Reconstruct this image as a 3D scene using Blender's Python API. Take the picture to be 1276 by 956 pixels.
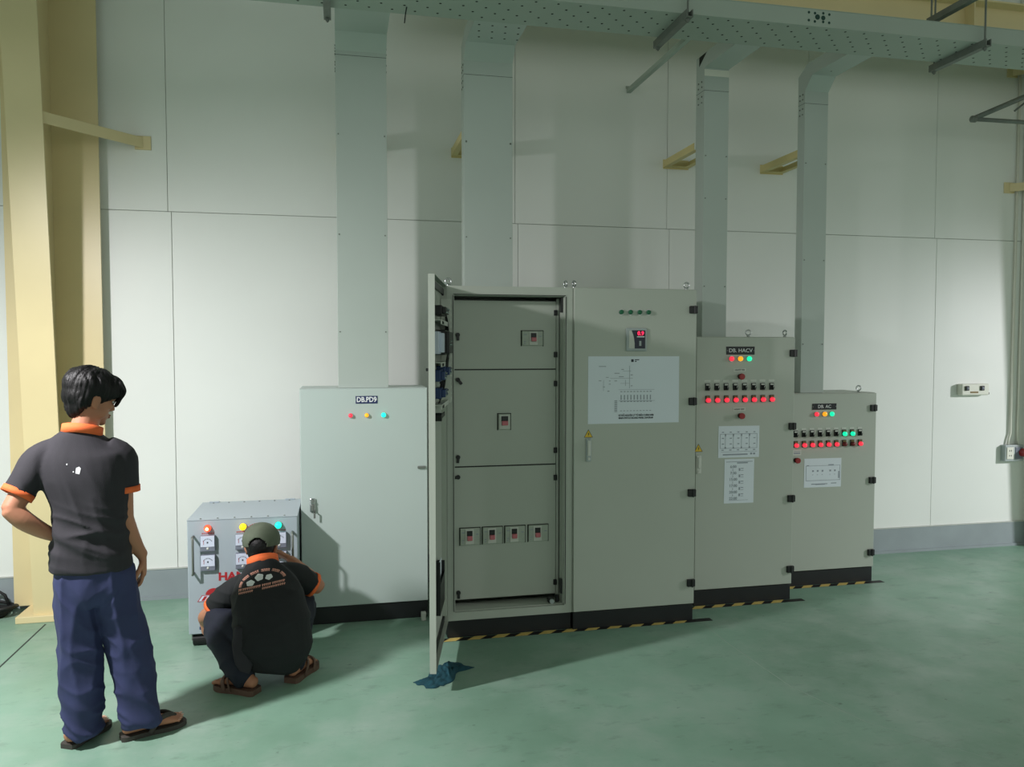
import bpy, bmesh, math, random
from mathutils import Vector, Matrix, noise
from mathutils.bvhtree import BVHTree

random.seed(7)
for o in list(bpy.data.objects):
    bpy.data.objects.remove(o, do_unlink=True)
S = bpy.context.scene
COL = S.collection

# ------------------------------------------------------------------ camera
cam_d = bpy.data.cameras.new('camera')
cam_d.sensor_fit = 'HORIZONTAL'
cam_d.sensor_width = 36.0
cam_d.lens = 36.0 * 980.0 / 1276.0
cam_d.clip_end = 200
cam = bpy.data.objects.new('camera', cam_d)
COL.objects.link(cam)
cam.location = (0, 0, 1.70)
cam.rotation_euler = (math.radians(90 - 2.5), 0, math.radians(-12.35))
S.camera = cam

# ------------------------------------------------------------------ world, lamps, exposure
W = bpy.data.worlds.new('hall_ambience')
S.world = W
W.use_nodes = True
W.node_tree.nodes['Background'].inputs[0].default_value = (0.84, 0.91, 0.82, 1)
W.node_tree.nodes['Background'].inputs[1].default_value = 0.69

def spot(name, loc, target, power, cone, blend, size, col):
    d = bpy.data.lights.new(name, 'SPOT')
    d.energy = power
    d.spot_size = math.radians(cone)
    d.spot_blend = blend
    d.shadow_soft_size = size
    d.color = col
    o = bpy.data.objects.new(name, d)
    COL.objects.link(o)
    o.location = loc
    o.rotation_euler = (Vector(target) - Vector(loc)).to_track_quat('-Z', 'Y').to_euler()
    return o
# work lamp hung left of the view, and its neighbour one bay to the right
spot('work_lamp', (-2.15, 2.95, 2.65), (-1.35, 3.5, 0.0), 465, 176, 1.0, 0.07, (1.0, 0.975, 0.99))
spot('bay_lamp', (8.5, 2.6, 2.4), (5.4, 5.6, -1.2), 700, 97, 1.0, 0.15, (0.98, 0.97, 1.0))

S.view_settings.view_transform = 'Standard'
S.view_settings.look = 'None'
S.view_settings.exposure = 0.0
S.view_settings.gamma = 1.0
S.view_settings.use_curve_mapping = False

# ------------------------------------------------------------------ helpers
def lin(c):
    return tuple(((v / 255) / 12.92 if v / 255 <= 0.04045 else ((v / 255 + 0.055) / 1.055) ** 2.4) for v in c) + (1,)

MATS = {}
def mat(name, rgb, rough=0.5, metal=0.0, var=0.06, scale=6.0, bump=0.0, bscale=60.0, emit=None, estr=0.0, stretch=None, spec=0.5):
    m = bpy.data.materials.new(name)
    m.use_nodes = True
    nt = m.node_tree
    b = nt.nodes['Principled BSDF']
    b.inputs['Roughness'].default_value = rough
    b.inputs['Metallic'].default_value = metal
    b.inputs['Specular IOR Level'].default_value = spec
    tc = nt.nodes.new('ShaderNodeTexCoord')
    src = tc.outputs['Object']
    if stretch:
        mp = nt.nodes.new('ShaderNodeMapping')
        mp.inputs['Scale'].default_value = stretch
        nt.links.new(src, mp.inputs['Vector'])
        src = mp.outputs['Vector']
    n = nt.nodes.new('ShaderNodeTexNoise')
    n.inputs['Scale'].default_value = scale
    n.inputs['Detail'].default_value = 5
    nt.links.new(src, n.inputs['Vector'])
    r = nt.nodes.new('ShaderNodeValToRGB')
    c = lin(rgb)
    r.color_ramp.elements[0].position = 0.3
    r.color_ramp.elements[1].position = 0.7
    r.color_ramp.elements[0].color = tuple(max(0, v * (1 - var)) for v in c[:3]) + (1,)
    r.color_ramp.elements[1].color = tuple(min(1, v * (1 + var)) for v in c[:3]) + (1,)
    nt.links.new(n.outputs['Fac'], r.inputs['Fac'])
    nt.links.new(r.outputs['Color'], b.inputs['Base Color'])
    if bump:
        n2 = nt.nodes.new('ShaderNodeTexNoise')
        n2.inputs['Scale'].default_value = bscale
        n2.inputs['Detail'].default_value = 4
        nt.links.new(src, n2.inputs['Vector'])
        bp = nt.nodes.new('ShaderNodeBump')
        bp.inputs['Strength'].default_value = bump
        bp.inputs['Distance'].default_value = 0.004
        nt.links.new(n2.outputs['Fac'], bp.inputs['Height'])
        nt.links.new(bp.outputs['Normal'], b.inputs['Normal'])
    if emit:
        b.inputs['Emission Color'].default_value = lin(emit)
        b.inputs['Emission Strength'].default_value = estr
    MATS[name] = m
    return m

mat('wall_panel_white', (233, 236, 232), 0.45, var=0.025, scale=1.2, bump=0.02, bscale=30)
mat('seam_grey', (186, 190, 185), 0.6)
mat('curb_grey', (146, 156, 160), 0.6, var=0.09, scale=3, bump=0.1)
mat('cream_steel', (222, 206, 160), 0.38, var=0.04, scale=2)
mat('cream_steel_dim', (214, 198, 140), 0.5, var=0.05, scale=3)
mat('cabinet_grey', (182, 188, 178), 0.42, var=0.025, scale=1.5, bump=0.03, bscale=400)
mat('cabinet_pale', (188, 201, 197), 0.38, var=0.02, scale=1.5, bump=0.03, bscale=400)
mat('duct_grey', (180, 190, 184), 0.45, var=0.03, scale=2)
mat('tray_grey', (168, 180, 170), 0.45, var=0.03, scale=2)
mat('hole_dark', (38, 42, 38), 0.9)
mat('plinth_black', (20, 23, 26), 0.5, var=0.2, scale=8)
mat('plastic_black', (22, 24, 26), 0.4, var=0.1)
mat('chrome', (200, 203, 205), 0.22, 1.0, var=0.05)
mat('galvanised', (118, 124, 118), 0.45, 0.25, var=0.12, scale=20)
mat('paper', (222, 230, 238), 0.7, var=0.012, scale=3)
mat('ink', (60, 66, 74), 0.8)
mat('ink_pale', (150, 158, 168), 0.8)
mat('plate_navy', (38, 50, 96), 0.4)
mat('plate_black', (16, 22, 28), 0.35)
mat('white_print', (235, 238, 240), 0.6)
mat('label_strip', (205, 208, 200), 0.6)
mat('bezel_brass', (120, 100, 45), 0.4)
mat('lens_red', (235, 60, 75), 0.3, emit=(255, 55, 78), estr=0.8)
mat('lens_amber', (250, 170, 40), 0.3, emit=(255, 165, 25), estr=0.9)
mat('lens_green', (30, 220, 150), 0.3, emit=(10, 235, 170), estr=1.1)
mat('lens_red_bright', (255, 90, 60), 0.3, emit=(255, 60, 30), estr=2.2)
mat('lens_amber_bright', (255, 200, 40), 0.3, emit=(255, 190, 20), estr=1.8)
mat('lens_green_bright', (40, 235, 190), 0.3, emit=(20, 235, 185), estr=1.6)
mat('glow_core', (255, 225, 150), 0.3, emit=(255, 225, 140), estr=3.0)
mat('lens_green_off', (18, 96, 62), 0.3)
mat('lens_red_off', (120, 30, 32), 0.35)
mat('estop_red', (150, 38, 40), 0.35)
mat('display_red', (230, 40, 90), 0.4, emit=(255, 40, 90), estr=1.2)
mat('display_dark', (30, 36, 58), 0.35)
mat('meter_grey', (168, 178, 178), 0.45)
mat('meter_white', (214, 222, 240), 0.3, var=0.02)
mat('meter_shade', (120, 126, 140), 0.4)
mat('breaker_grey', (172, 180, 168), 0.5, var=0.05, scale=30)
mat('breaker_red', (196, 110, 118), 0.4)
mat('blue_plastic', (36, 62, 108), 0.4)
mat('warning_yellow', (226, 190, 60), 0.5)
mat('box_grey', (170, 182, 190), 0.4, var=0.025, scale=2)
mat('print_red', (178, 44, 50), 0.5)
mat('tape_black', (24, 24, 24), 0.6)
mat('tape_yellow', (216, 190, 110), 0.55, var=0.08, scale=20)
mat('rag_teal', (18, 68, 80), 0.9, var=0.25, scale=30, bump=0.4, bscale=200)
mat('rubber', (18, 19, 20), 0.6)
mat('emergency_white', (225, 226, 214), 0.5, var=0.03)
mat('skin', (178, 124, 98), 0.5, var=0.08, scale=12, spec=0.35)
mat('hair_black', (15, 14, 15), 0.5, var=0.3, scale=25, bump=0.6, bscale=70, stretch=(3, 3, 0.8), spec=0.3)
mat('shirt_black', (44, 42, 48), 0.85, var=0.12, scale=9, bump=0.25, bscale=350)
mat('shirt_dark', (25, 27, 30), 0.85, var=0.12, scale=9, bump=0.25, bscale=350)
mat('rib_orange', (240, 112, 58), 0.8, var=0.06, scale=40, bump=0.3, bscale=300)
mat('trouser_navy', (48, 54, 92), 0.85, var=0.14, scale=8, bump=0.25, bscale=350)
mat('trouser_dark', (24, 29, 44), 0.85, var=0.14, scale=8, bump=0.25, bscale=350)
mat('cap_olive', (92, 100, 84), 0.85, var=0.1, scale=20, bump=0.25, bscale=300)
mat('sandal_grey', (62, 58, 54), 0.7, var=0.1, scale=30)
mat('sandal_brown', (98, 74, 62), 0.7, var=0.15, scale=30)
mat('orange_print', (238, 172, 152), 0.7)
mat('nail', (214, 164, 140), 0.35)
mat('eye_white', (225, 222, 215), 0.2)
mat('lip', (150, 84, 74), 0.5)

# painted floor: worn green coating with grey scuffs and dust
def floor_mat():
    m = bpy.data.materials.new('floor_green_coating')
    m.use_nodes = True
    nt = m.node_tree
    b = nt.nodes['Principled BSDF']
    tc = nt.nodes.new('ShaderNodeTexCoord')
    def nz(scale, detail, rough, stretch=(1, 1, 1)):
        mp = nt.nodes.new('ShaderNodeMapping')
        mp.inputs['Scale'].default_value = stretch
        nt.links.new(tc.outputs['Object'], mp.inputs['Vector'])
        n = nt.nodes.new('ShaderNodeTexNoise')
        n.inputs['Scale'].default_value = scale
        n.inputs['Detail'].default_value = detail
        n.inputs['Roughness'].default_value = rough
        nt.links.new(mp.outputs['Vector'], n.inputs['Vector'])
        return n
    def ramp(src, p0, p1, c0, c1):
        r = nt.nodes.new('ShaderNodeValToRGB')
        r.color_ramp.elements[0].position = p0
        r.color_ramp.elements[1].position = p1
        r.color_ramp.elements[0].color = c0
        r.color_ramp.elements[1].color = c1
        nt.links.new(src.outputs['Fac'], r.inputs['Fac'])
        return r
    def mix(f, a, c):
        x = nt.nodes.new('ShaderNodeMix')
        x.data_type = 'RGBA'
        nt.links.new(f, x.inputs['Factor'])
        nt.links.new(a, x.inputs[6])
        if isinstance(c, tuple):
            x.inputs[7].default_value = c
        else:
            nt.links.new(c, x.inputs[7])
        return x.outputs[2]
    base = ramp(nz(0.9, 6, 0.6), 0.35, 0.65, lin((118, 152, 132)), lin((136, 172, 152)))
    dust = ramp(nz(2.2, 8, 0.65), 0.45, 0.72, (0, 0, 0, 1), (0.75, 0.75, 0.75, 1))
    c = mix(dust.outputs['Color'], base.outputs['Color'], lin((156, 176, 164)))
    scuff = ramp(nz(5.0, 7, 0.7, (1.0, 2.2, 1)), 0.56, 0.72, (0, 0, 0, 1), (0.6, 0.6, 0.6, 1))
    c = mix(scuff.outputs['Color'], c, lin((98, 120, 108)))
    speck = ramp(nz(17, 4, 0.6, (1, 1.8, 1)), 0.67, 0.74, (0, 0, 0, 1), (0.6, 0.6, 0.6, 1))
    c = mix(speck.outputs['Color'], c, lin((70, 82, 78)))
    nt.links.new(c, b.inputs['Base Color'])
    rr = ramp(nz(3.0, 5, 0.6), 0.3, 0.7, (0.34, 0.34, 0.34, 1), (0.55, 0.55, 0.55, 1))
    nt.links.new(rr.outputs['Color'], b.inputs['Roughness'])
    bp = nt.nodes.new('ShaderNodeBump')
    bp.inputs['Strength'].default_value = 0.06
    bp.inputs['Distance'].default_value = 0.005
    nt.links.new(nz(9, 5, 0.6).outputs['Fac'], bp.inputs['Height'])
    nt.links.new(bp.outputs['Normal'], b.inputs['Normal'])
    MATS['floor_green_coating'] = m
floor_mat()

def wloc(p):
    v = Vector((0, 0, 0))
    while p is not None:
        v += p.location
        p = p.parent
    return v

STUFF = {'diagram_lines', 'plan_lines', 'marking', 'lid_screw', 'scale_marks', 'joint_screw', 'face_screw', 'stencil_mark', 'sheet_mark', 'heading_lines', 'schedule_mark', 'legend_strip', 'arched_lettering', 'lower_lettering', 'label_lines', 'terminal_screw', 'printed_lettering', 'perforation', 'emblem_letters', 'socket_slot', 'eyelet', 'wiring', 'back_print'}
def obj(name, bm, m, parent=None, smooth=False, at=None):
    """bm in world coordinates -> one mesh object (optionally with its origin at 'at')"""
    base = wloc(parent)
    loc = Vector(at) - base if at is not None else Vector((0, 0, 0))
    bmesh.ops.translate(bm, verts=bm.verts, vec=-(base + loc))
    me = bpy.data.meshes.new(name)
    bm.to_mesh(me)
    bm.free()
    if smooth:
        for p in me.polygons:
            p.use_smooth = True
    me.materials.append(MATS[m])
    o = bpy.data.objects.new(name, me)
    COL.objects.link(o)
    o.location = loc
    o.parent = parent
    if name in STUFF:
        o['kind'] = 'stuff'
    return o

def dup(o, delta, parent=None):
    c = o.copy()
    COL.objects.link(c)
    c.parent = parent if parent is not None else o.parent
    c.location = o.location + Vector(delta)
    for ch in o.children:
        k = ch.copy()
        COL.objects.link(k)
        k.parent = c
    return c

def thing(name, label, cat, loc, group=None):
    o = bpy.data.objects.new(name, None)
    COL.objects.link(o)
    o.location = loc
    o.empty_display_size = 0.1
    return tag(o, label, cat, group)

def tag(o, label, cat, group=None):
    o['label'] = label
    o['category'] = cat
    if group:
        o['group'] = group
    return o

def NB():
    return bmesh.new()

def box(bm, x0, x1, y0, y1, z0, z1, bev=0.0):
    r = bmesh.ops.create_cube(bm, size=1.0)
    vs = r['verts']
    for v in vs:
        v.co.x = x0 if v.co.x < 0 else x1
        v.co.y = y0 if v.co.y < 0 else y1
        v.co.z = z0 if v.co.z < 0 else z1
    if bev:
        es = list({e for v in vs for e in v.link_edges})
        bmesh.ops.bevel(bm, geom=es, offset=bev, segments=2, profile=0.5, affect='EDGES')
    return bm

def bx(*a, **k):
    return box(NB(), *a, **k)

def frame_of(d):
    d = d.normalized()
    a = Vector((0, 0, 1)) if abs(d.z) < 0.9 else Vector((1, 0, 0))
    s = d.cross(a).normalized()
    return s, s.cross(d).normalized()

def cyl(bm, a, b, r, n=14, r2=None):
    a = Vector(a); b = Vector(b)
    r2 = r if r2 is None else r2
    s, u = frame_of(b - a)
    A = [bm.verts.new(a + (s * math.cos(t) + u * math.sin(t)) * r) for t in [2 * math.pi * i / n for i in range(n)]]
    B = [bm.verts.new(b + (s * math.cos(t) + u * math.sin(t)) * r2) for t in [2 * math.pi * i / n for i in range(n)]]
    for i in range(n):
        bm.faces.new((A[i], A[(i + 1) % n], B[(i + 1) % n], B[i]))
    bm.faces.new(list(reversed(A)))
    bm.faces.new(B)
    return bm

def dome(bm, c, d, r, h, n=16, rings=5):
    """dome with base centre c, axis d"""
    c = Vector(c); d = Vector(d).normalized()
    s, u = frame_of(d)
    prev = None
    for k in range(rings):
        t = k / rings * math.pi / 2
        R = [bm.verts.new(c + d * h * math.sin(t) + (s * math.cos(2 * math.pi * i / n) + u * math.sin(2 * math.pi * i / n)) * r * math.cos(t)) for i in range(n)]
        if prev:
            for i in range(n):
                bm.faces.new((prev[i], prev[(i + 1) % n], R[(i + 1) % n], R[i]))
        else:
            bm.faces.new(list(reversed(R)))
        prev = R
    top = bm.verts.new(c + d * h)
    for i in range(n):
        bm.faces.new((prev[i], prev[(i + 1) % n], top))
    return bm

def torus(bm, c, axis, R, r, n=18, m=8):
    c = Vector(c); axis = Vector(axis).normalized()
    s, u = frame_of(axis)
    g = []
    for i in range(n):
        t = 2 * math.pi * i / n
        d = s * math.cos(t) + u * math.sin(t)
        g.append([bm.verts.new(c + d * (R + r * math.cos(q)) + axis * r * math.sin(q)) for q in [2 * math.pi * j / m for j in range(m)]])
    for i in range(n):
        for j in range(m):
            bm.faces.new((g[i][j], g[(i + 1) % n][j], g[(i + 1) % n][(j + 1) % m], g[i][(j + 1) % m]))
    return bm

def prism(bm, pts, axis, a0, a1):
    """2-D polygon extruded; axis 'x': pts (y,z); 'y': pts (x,z); 'z': pts (x,y)"""
    def P(p, a):
        return {'x': (a, p[0], p[1]), 'y': (p[0], a, p[1]), 'z': (p[0], p[1], a)}[axis]
    A = [bm.verts.new(P(p, a0)) for p in pts]
    B = [bm.verts.new(P(p, a1)) for p in pts]
    n = len(pts)
    for i in range(n):
        bm.faces.new((A[i], A[(i + 1) % n], B[(i + 1) % n], B[i]))
    bm.faces.new(list(reversed(A)))
    bm.faces.new(B)
    bmesh.ops.recalc_face_normals(bm, faces=bm.faces)
    return bm

def path(bm, pts, r, n=10):
    """bent rod with mitred rings"""
    pts = [Vector(p) for p in pts]
    prev = None
    up = None
    for i, p in enumerate(pts):
        d = (pts[min(i + 1, len(pts) - 1)] - pts[max(i - 1, 0)]).normalized()
        if up is None:
            s, up = frame_of(d)
        s = d.cross(up).normalized()
        up = s.cross(d).normalized()
        R = [bm.verts.new(p + (s * math.cos(2 * math.pi * k / n) + up * math.sin(2 * math.pi * k / n)) * r) for k in range(n)]
        if prev:
            for k in range(n):
                bm.faces.new((prev[k], prev[(k + 1) % n], R[(k + 1) % n], R[k]))
        else:
            bm.faces.new(list(reversed(R)))
        prev = R
    bm.faces.new(prev)
    bmesh.ops.recalc_face_normals(bm, faces=bm.faces)
    return bm

def text_mesh(body, size, extrude=0.0006, align='CENTER', bold=0.0, sx=1.0):
    cu = bpy.data.curves.new('lettering', 'FONT')
    cu.body = body
    cu.size = size
    cu.extrude = extrude
    cu.offset = bold
    cu.align_x = align
    cu.align_y = 'CENTER'
    cu.resolution_u = 3
    t = bpy.data.objects.new('lettering', cu)
    COL.objects.link(t)
    bpy.context.view_layer.update()
    me = bpy.data.meshes.new_from_object(t.evaluated_get(bpy.context.evaluated_depsgraph_get()))
    bm = NB()
    bm.from_mesh(me)
    bpy.data.objects.remove(t, do_unlink=True)
    bpy.data.meshes.remove(me)
    if sx != 1.0:
        for v in bm.verts:
            v.co.x *= sx
    return bm

def text(name, body, size, loc, m, parent, align='CENTER', bold=0.0, sx=1.0):
    bm = text_mesh(body, size, align=align, bold=bold, sx=sx)
    bm.transform(Matrix.Translation(loc) @ Matrix.Rotation(math.pi / 2, 4, 'X'))
    return obj(name, bm, m, parent)

def marks(bm, rects, y, t=0.0006):
    for (x0, x1, z0, z1) in rects:
        box(bm, x0, x1, y - t, y, z0, z1)
    return bm

def structure(o):
    o['kind'] = 'structure'
    return o

# ------------------------------------------------------------------ setting
WY = 5.68
fl = structure(obj('floor', bx(-9, 15, -7, 5.9, -0.12, 0.0), 'floor_green_coating'))
mat('joint_dark', (52, 60, 56), 0.9)
mat('scratch_pale', (146, 168, 154), 0.7)
obj('floor_joint', bx(-1.797, -1.787, -6.5, 5.30, -0.02, 0.0008), 'joint_dark', fl)
sc = [(2.188, 4.50), (2.178, 4.13), (2.207, 3.51), (2.331, 3.09), (2.684, 2.615)]
bm = NB()
for (a, b) in zip(sc, sc[1:]):
    prism(bm, [(a[0] - .0025, a[1]), (a[0] + .0025, a[1]), (b[0] + .0025, b[1]), (b[0] - .0025, b[1])], 'z', -0.001, 0.0008)
obj('floor_scratch', bm, 'scratch_pale', fl)

mat('roof_sheet', (170, 176, 170), 0.6, var=0.05)
structure(obj('ceiling', bx(-9, 15, -7, 5.9, 6.45, 6.55), 'roof_sheet'))  # hall roof out of view, added to block top light from the floor
wb = structure(obj('wall_back', bx(-9, 15, WY + 0.012, WY + 0.16, 0.0, 6.4), 'seam_grey'))
PW = 1.191
k = -6
while True:
    x0 = -1.093 + k * PW
    if x0 > 14:
        break
    for (z0, z1, sh) in ((0.205, 2.619, 0.0), (2.623, 6.4, -0.022)):
        if k % 1 == 0:
            obj('panel', bx(x0 + sh + 0.0015, x0 + sh + PW - 0.0015, WY, WY + 0.02, z0, z1, bev=0.0025), 'wall_panel_white', wb)
    k += 1
bb = structure(obj('baseboard_back', bx(-9, 15, WY - 0.012, WY + 0.012, 0.0, 0.205, bev=0.003), 'curb_grey'))
obj('cap_strip', bx(-9, 15, WY - 0.016, WY + 0.001, 0.2055, 0.2125), 'seam_grey', bb)
obj('floor_fillet', bx(-9, 15, WY - 0.022, WY - 0.0125, 0.0, 0.022), 'curb_grey', bb)

# ------------------------------------------------------------------ steel columns
def column(cx, label, side):
    t = thing('steel_column', label, 'column', (cx, 5.45, 0), 'tapered portal columns along the wall')
    def fy(z):
        return 5.375 - 0.075 * z
    obj('base_plate', bx(cx - 0.19, cx + 0.22, 5.335, 5.63, 0, 0.042, bev=0.004), 'cream_steel', t)
    bm = NB()
    prism(bm, [(fy(0.042), 0.042), (fy(6), 6.0), (fy(6) + 0.014, 6.0), (fy(0.042) + 0.014, 0.042)], 'x', cx - 0.098, cx + 0.098)
    obj('front_flange', bm, 'cream_steel', t)
    bm = NB()
    prism(bm, [(fy(0.042) + 0.0145, 0.042), (fy(6) + 0.0145, 6.0), (5.5755, 6.0), (5.5755, 0.042)], 'x', cx - 0.006, cx + 0.006)
    obj('web', bm, 'cream_steel', t)
    obj('back_flange', bx(cx - 0.28, cx + 0.28, 5.576, 5.588, 0.042, 6.0), 'cream_steel', t)
    for zb in ((3.065,) if side > 0 else (3.065, 4.03)):
        bm = NB()
        a = Vector((cx + side * 0.075, fy(zb) + 0.015, zb)); b = Vector((cx + side * 0.525, WY - 0.012, zb))
        d = (b - a).normalized(); nn = Vector((d.y, -d.x, 0)) * side
        pr = [(-0.003, -0.034), (0.003, -0.034), (0.003, 0.028), (0.05, 0.028), (0.05, 0.034), (-0.003, 0.034)]
        A = [bm.verts.new(a + nn * -p[0] + Vector((0, 0, p[1]))) for p in pr]
        B = [bm.verts.new(b + nn * -p[0] + Vector((0, 0, p[1]))) for p in pr]
        for i in range(6):
            bm.faces.new((A[i], A[(i + 1) % 6], B[(i + 1) % 6], B[i]))
        bm.faces.new(A); bm.faces.new(B)
        bmesh.ops.recalc_face_normals(bm, faces=bm.faces)
        br = obj('flange_brace', bm, 'cream_steel', t)
        obj('brace_foot', bx(b.x - 0.05, b.x + 0.05, WY - 0.012, WY - 0.0005, zb - 0.045, zb + 0.045, bev=0.002), 'cream_steel', br)
    return t
column(-1.785, 'tall cream steel column behind the standing man at the left edge', 1)
column(6.08, 'cream steel column whose braces reach in at the right edge', -1)

# ------------------------------------------------------------------ small cabinet pieces
def eyebolt(parent, x, y, z, axis=(0, 1, 0), R=0.017):
    bm = NB()
    torus(bm, (x, y, z + 0.012 + R), axis, R, 0.0048)
    cyl(bm, (x, y, z), (x, y, z + 0.014), 0.010, 12)
    return obj('eyebolt', bm, 'chrome', parent, smooth=True)

def pilot(parent, x, yf, z, lens, r=0.013, h=0.02, core=False):
    bm = NB()
    cyl(bm, (x, yf, z), (x, yf - 0.006, z), r * 1.15, 16)
    b = obj('pilot_lamp', bm, 'chrome', parent, at=(x, yf, z))
    bm = NB()
    cyl(bm, (x, yf - 0.006, z), (x, yf - h * 0.6, z), r, 16)
    dome(bm, (x, yf - h * 0.6, z), (0, -1, 0), r, h * 0.55)
    l = obj('lens', bm, lens, b, smooth=False)
    if core:
        bm = NB()
        dome(bm, (x, yf - h * 1.11, z), (0, -1, 0), r * 0.5, 0.004)
        obj('lens_core', bm, 'glow_core', b, smooth=True)
    return b

def hinge(parent, x, yf, z, w=0.052, h=0.046):
    bm = NB()
    box(bm, x - w / 2, x + w / 2, yf - 0.016, yf + 0.004, z - h / 2, z + h / 2, bev=0.004)
    cyl(bm, (x + w * 0.1, yf - 0.016, z - h / 2 - 0.002), (x + w * 0.1, yf - 0.016, z + h / 2 + 0.002), 0.006, 10)
    return obj('hinge', bm, 'plastic_black', parent)

def shell(bm, x0, x1, y0, y1, z0, z1, t=0.004, lip=0.05):
    """open-front sheet-metal body with a front rim"""
    box(bm, x0, x0 + t, y0, y1, z0, z1)
    box(bm, x1 - t, x1, y0, y1, z0, z1)
    box(bm, x0 + t, x1 - t, y0, y1, z1 - t, z1)
    box(bm, x0 + t, x1 - t, y0, y1, z0, z0 + t)
    box(bm, x0 + t, x1 - t, y1 - t, y1, z0 + t, z1 - t)
    box(bm, x0 + t, x0 + lip, y0, y0 + 0.02, z0 + t, z1 - t)
    box(bm, x1 - lip, x1 - t, y0, y0 + 0.02, z0 + t, z1 - t)
    box(bm, x0 + lip, x1 - lip, y0, y0 + 0.02, z1 - lip, z1 - t)
    box(bm, x0 + lip, x1 - lip, y0, y0 + 0.02, z0 + t, z0 + lip)
    return bm

def swing_handle(parent, x, yf, z0, z1, m='meter_grey'):
    bm = NB()
    box(bm, x - 0.017, x + 0.017, yf - 0.012, yf, z0, z1, bev=0.006)
    h = obj('swing_handle', bm, m, parent)
    bm = NB()
    box(bm, x - 0.010, x + 0.010, yf - 0.022, yf - 0.0121, z0 + 0.035, z1 - 0.012, bev=0.004)
    cyl(bm, (x, yf - 0.012, z0 + 0.018), (x, yf - 0.018, z0 + 0.018), 0.008, 14)
    obj('grip', bm, 'label_strip', h)
    return h

def warning_sign(parent, x, yf, z, s=0.028):
    bm = NB()
    prism(bm, [(x - s, z - s * 0.8), (x + s, z - s * 0.8), (x, z + s * 0.95)], 'y', yf - 0.001, yf)
    w = obj('warning_sign', bm, 'plate_black', parent)
    bm = NB()
    prism(bm, [(x - s * 0.84, z - s * 0.7), (x + s * 0.84, z - s * 0.7), (x, z + s * 0.76)], 'y', yf - 0.0018, yf - 0.001)
    obj('sign_face', bm, 'warning_yellow', w)
    bm = NB()
    prism(bm, [(x + .002, z + s * .4), (x - .005, z - .003), (x + .000, z - .002), (x - .002, z - s * .55), (x + .006, z + .001), (x + .001, z + .001)], 'y', yf - 0.0024, yf - 0.0018)
    obj('bolt_symbol', bm, 'plate_black', w)
    return w

def closed_cabinet(name, label, x0, x1, yf, yb, zt, m, hinge_x=None, hinge_zs=(), eyes=(), zp=0.105):
    t = thing(name, label, 'electrical cabinet', ((x0 + x1) / 2, (yf + yb) / 2, 0))
    obj('plinth', bx(x0 + 0.004, x1 - 0.004, yf + 0.012, yb - 0.02, 0, zp, bev=0.003), 'plinth_black', t)
    bm = shell(NB(), x0, x1, yf + 0.024, yb, zp + 0.0005, zt, lip=0.03)
    obj('body', bm, m, t)
    obj('door', bx(x0 + 0.003, x1 - 0.003, yf, yf + 0.0225, zp + 0.006, zt - 0.004, bev=0.003), m, t)
    for z in hinge_zs:
        hinge(t, hinge_x, yf, z)
    for (x, y, ax) in eyes:
        eyebolt(t, x, y, zt, ax)
    return t

# ------------------------------------------------------------------ cabinet with the blue name plate (left)
pd = closed_cabinet('distribution_cabinet', 'pale grey floor cabinet with blue DB.PD9 name plate beside the stabilizer',
                    -0.241, 0.535, 4.92, 5.34, 1.458, 'cabinet_pale')
npl = obj('name_plate', bx(0.093, 0.226, 4.917, 4.9198, 1.365, 1.412, bev=0.001), 'plate_navy', pd)
text('lettering', 'DB.PD9', 0.043, (0.1595, 4.9165, 1.3885), 'white_print', npl, bold=0.0012, sx=0.86)
for x in (0.0975, 0.2215):
    bm = dome(NB(), (x, 4.917, 1.3885), (0, -1, 0), 0.003, 0.002)
    obj('rivet', bm, 'chrome', npl)
pilot(pd, 0.062, 4.92, 1.293, 'lens_red')
pilot(pd, 0.159, 4.92, 1.293, 'lens_amber')
pilot(pd, 0.262, 4.92, 1.293, 'lens_green_bright', r=0.015)
bm = NB()
box(bm, -0.186, -0.152, 4.908, 4.9198, 0.705, 0.79, bev=0.006)
lk = obj('door_lock', bm, 'chrome', pd)
bm = NB()
box(bm, -0.179, -0.160, 4.896, 4.9078, 0.715, 0.755, bev=0.004)
cyl(bm, (-0.169, 4.9078, 0.772), (-0.169, 4.896, 0.772), 0.009, 14)
obj('lock_lever', bm, 'galvanised', lk)
bm = NB()
cyl(bm, (-0.158, 4.9078, 0.712), (-0.158, 4.884, 0.712), 0.004, 8)
box(bm, -0.164, -0.152, 4.884, 4.887, 0.672, 0.716, bev=0.001)
obj('key', bm, 'galvanised', lk)
obj('side_bar', bx(0.470, 0.520, 4.906, 4.9198, 0.952, 0.968, bev=0.004), 'galvanised', pd)  # small grey bar near the right edge of the door
obj('foot_block', bx(0.485, 0.515, 4.86, 4.90, 0.0, 0.05, bev=0.004), 'label_strip', pd)

# ------------------------------------------------------------------ open cabinet of the main board
X0, X1, YF, YB, ZT = 0.600, 1.360, 4.52, 5.12, 2.066
oc = thing('switchboard_cabinet', 'tall grey switchboard cabinet with its door swung open showing breakers', 'electrical cabinet', (0.98, 4.82, 0))
obj('plinth', bx(X0 + 0.004, X1 - 0.001, YF + 0.012, YB - 0.02, 0, 0.105, bev=0.003), 'plinth_black', oc)
bm = shell(NB(), X0, X1, YF, YB, 0.1055, ZT, lip=0.047)
ocb = obj('body', bm, 'cabinet_grey', oc)
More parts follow.
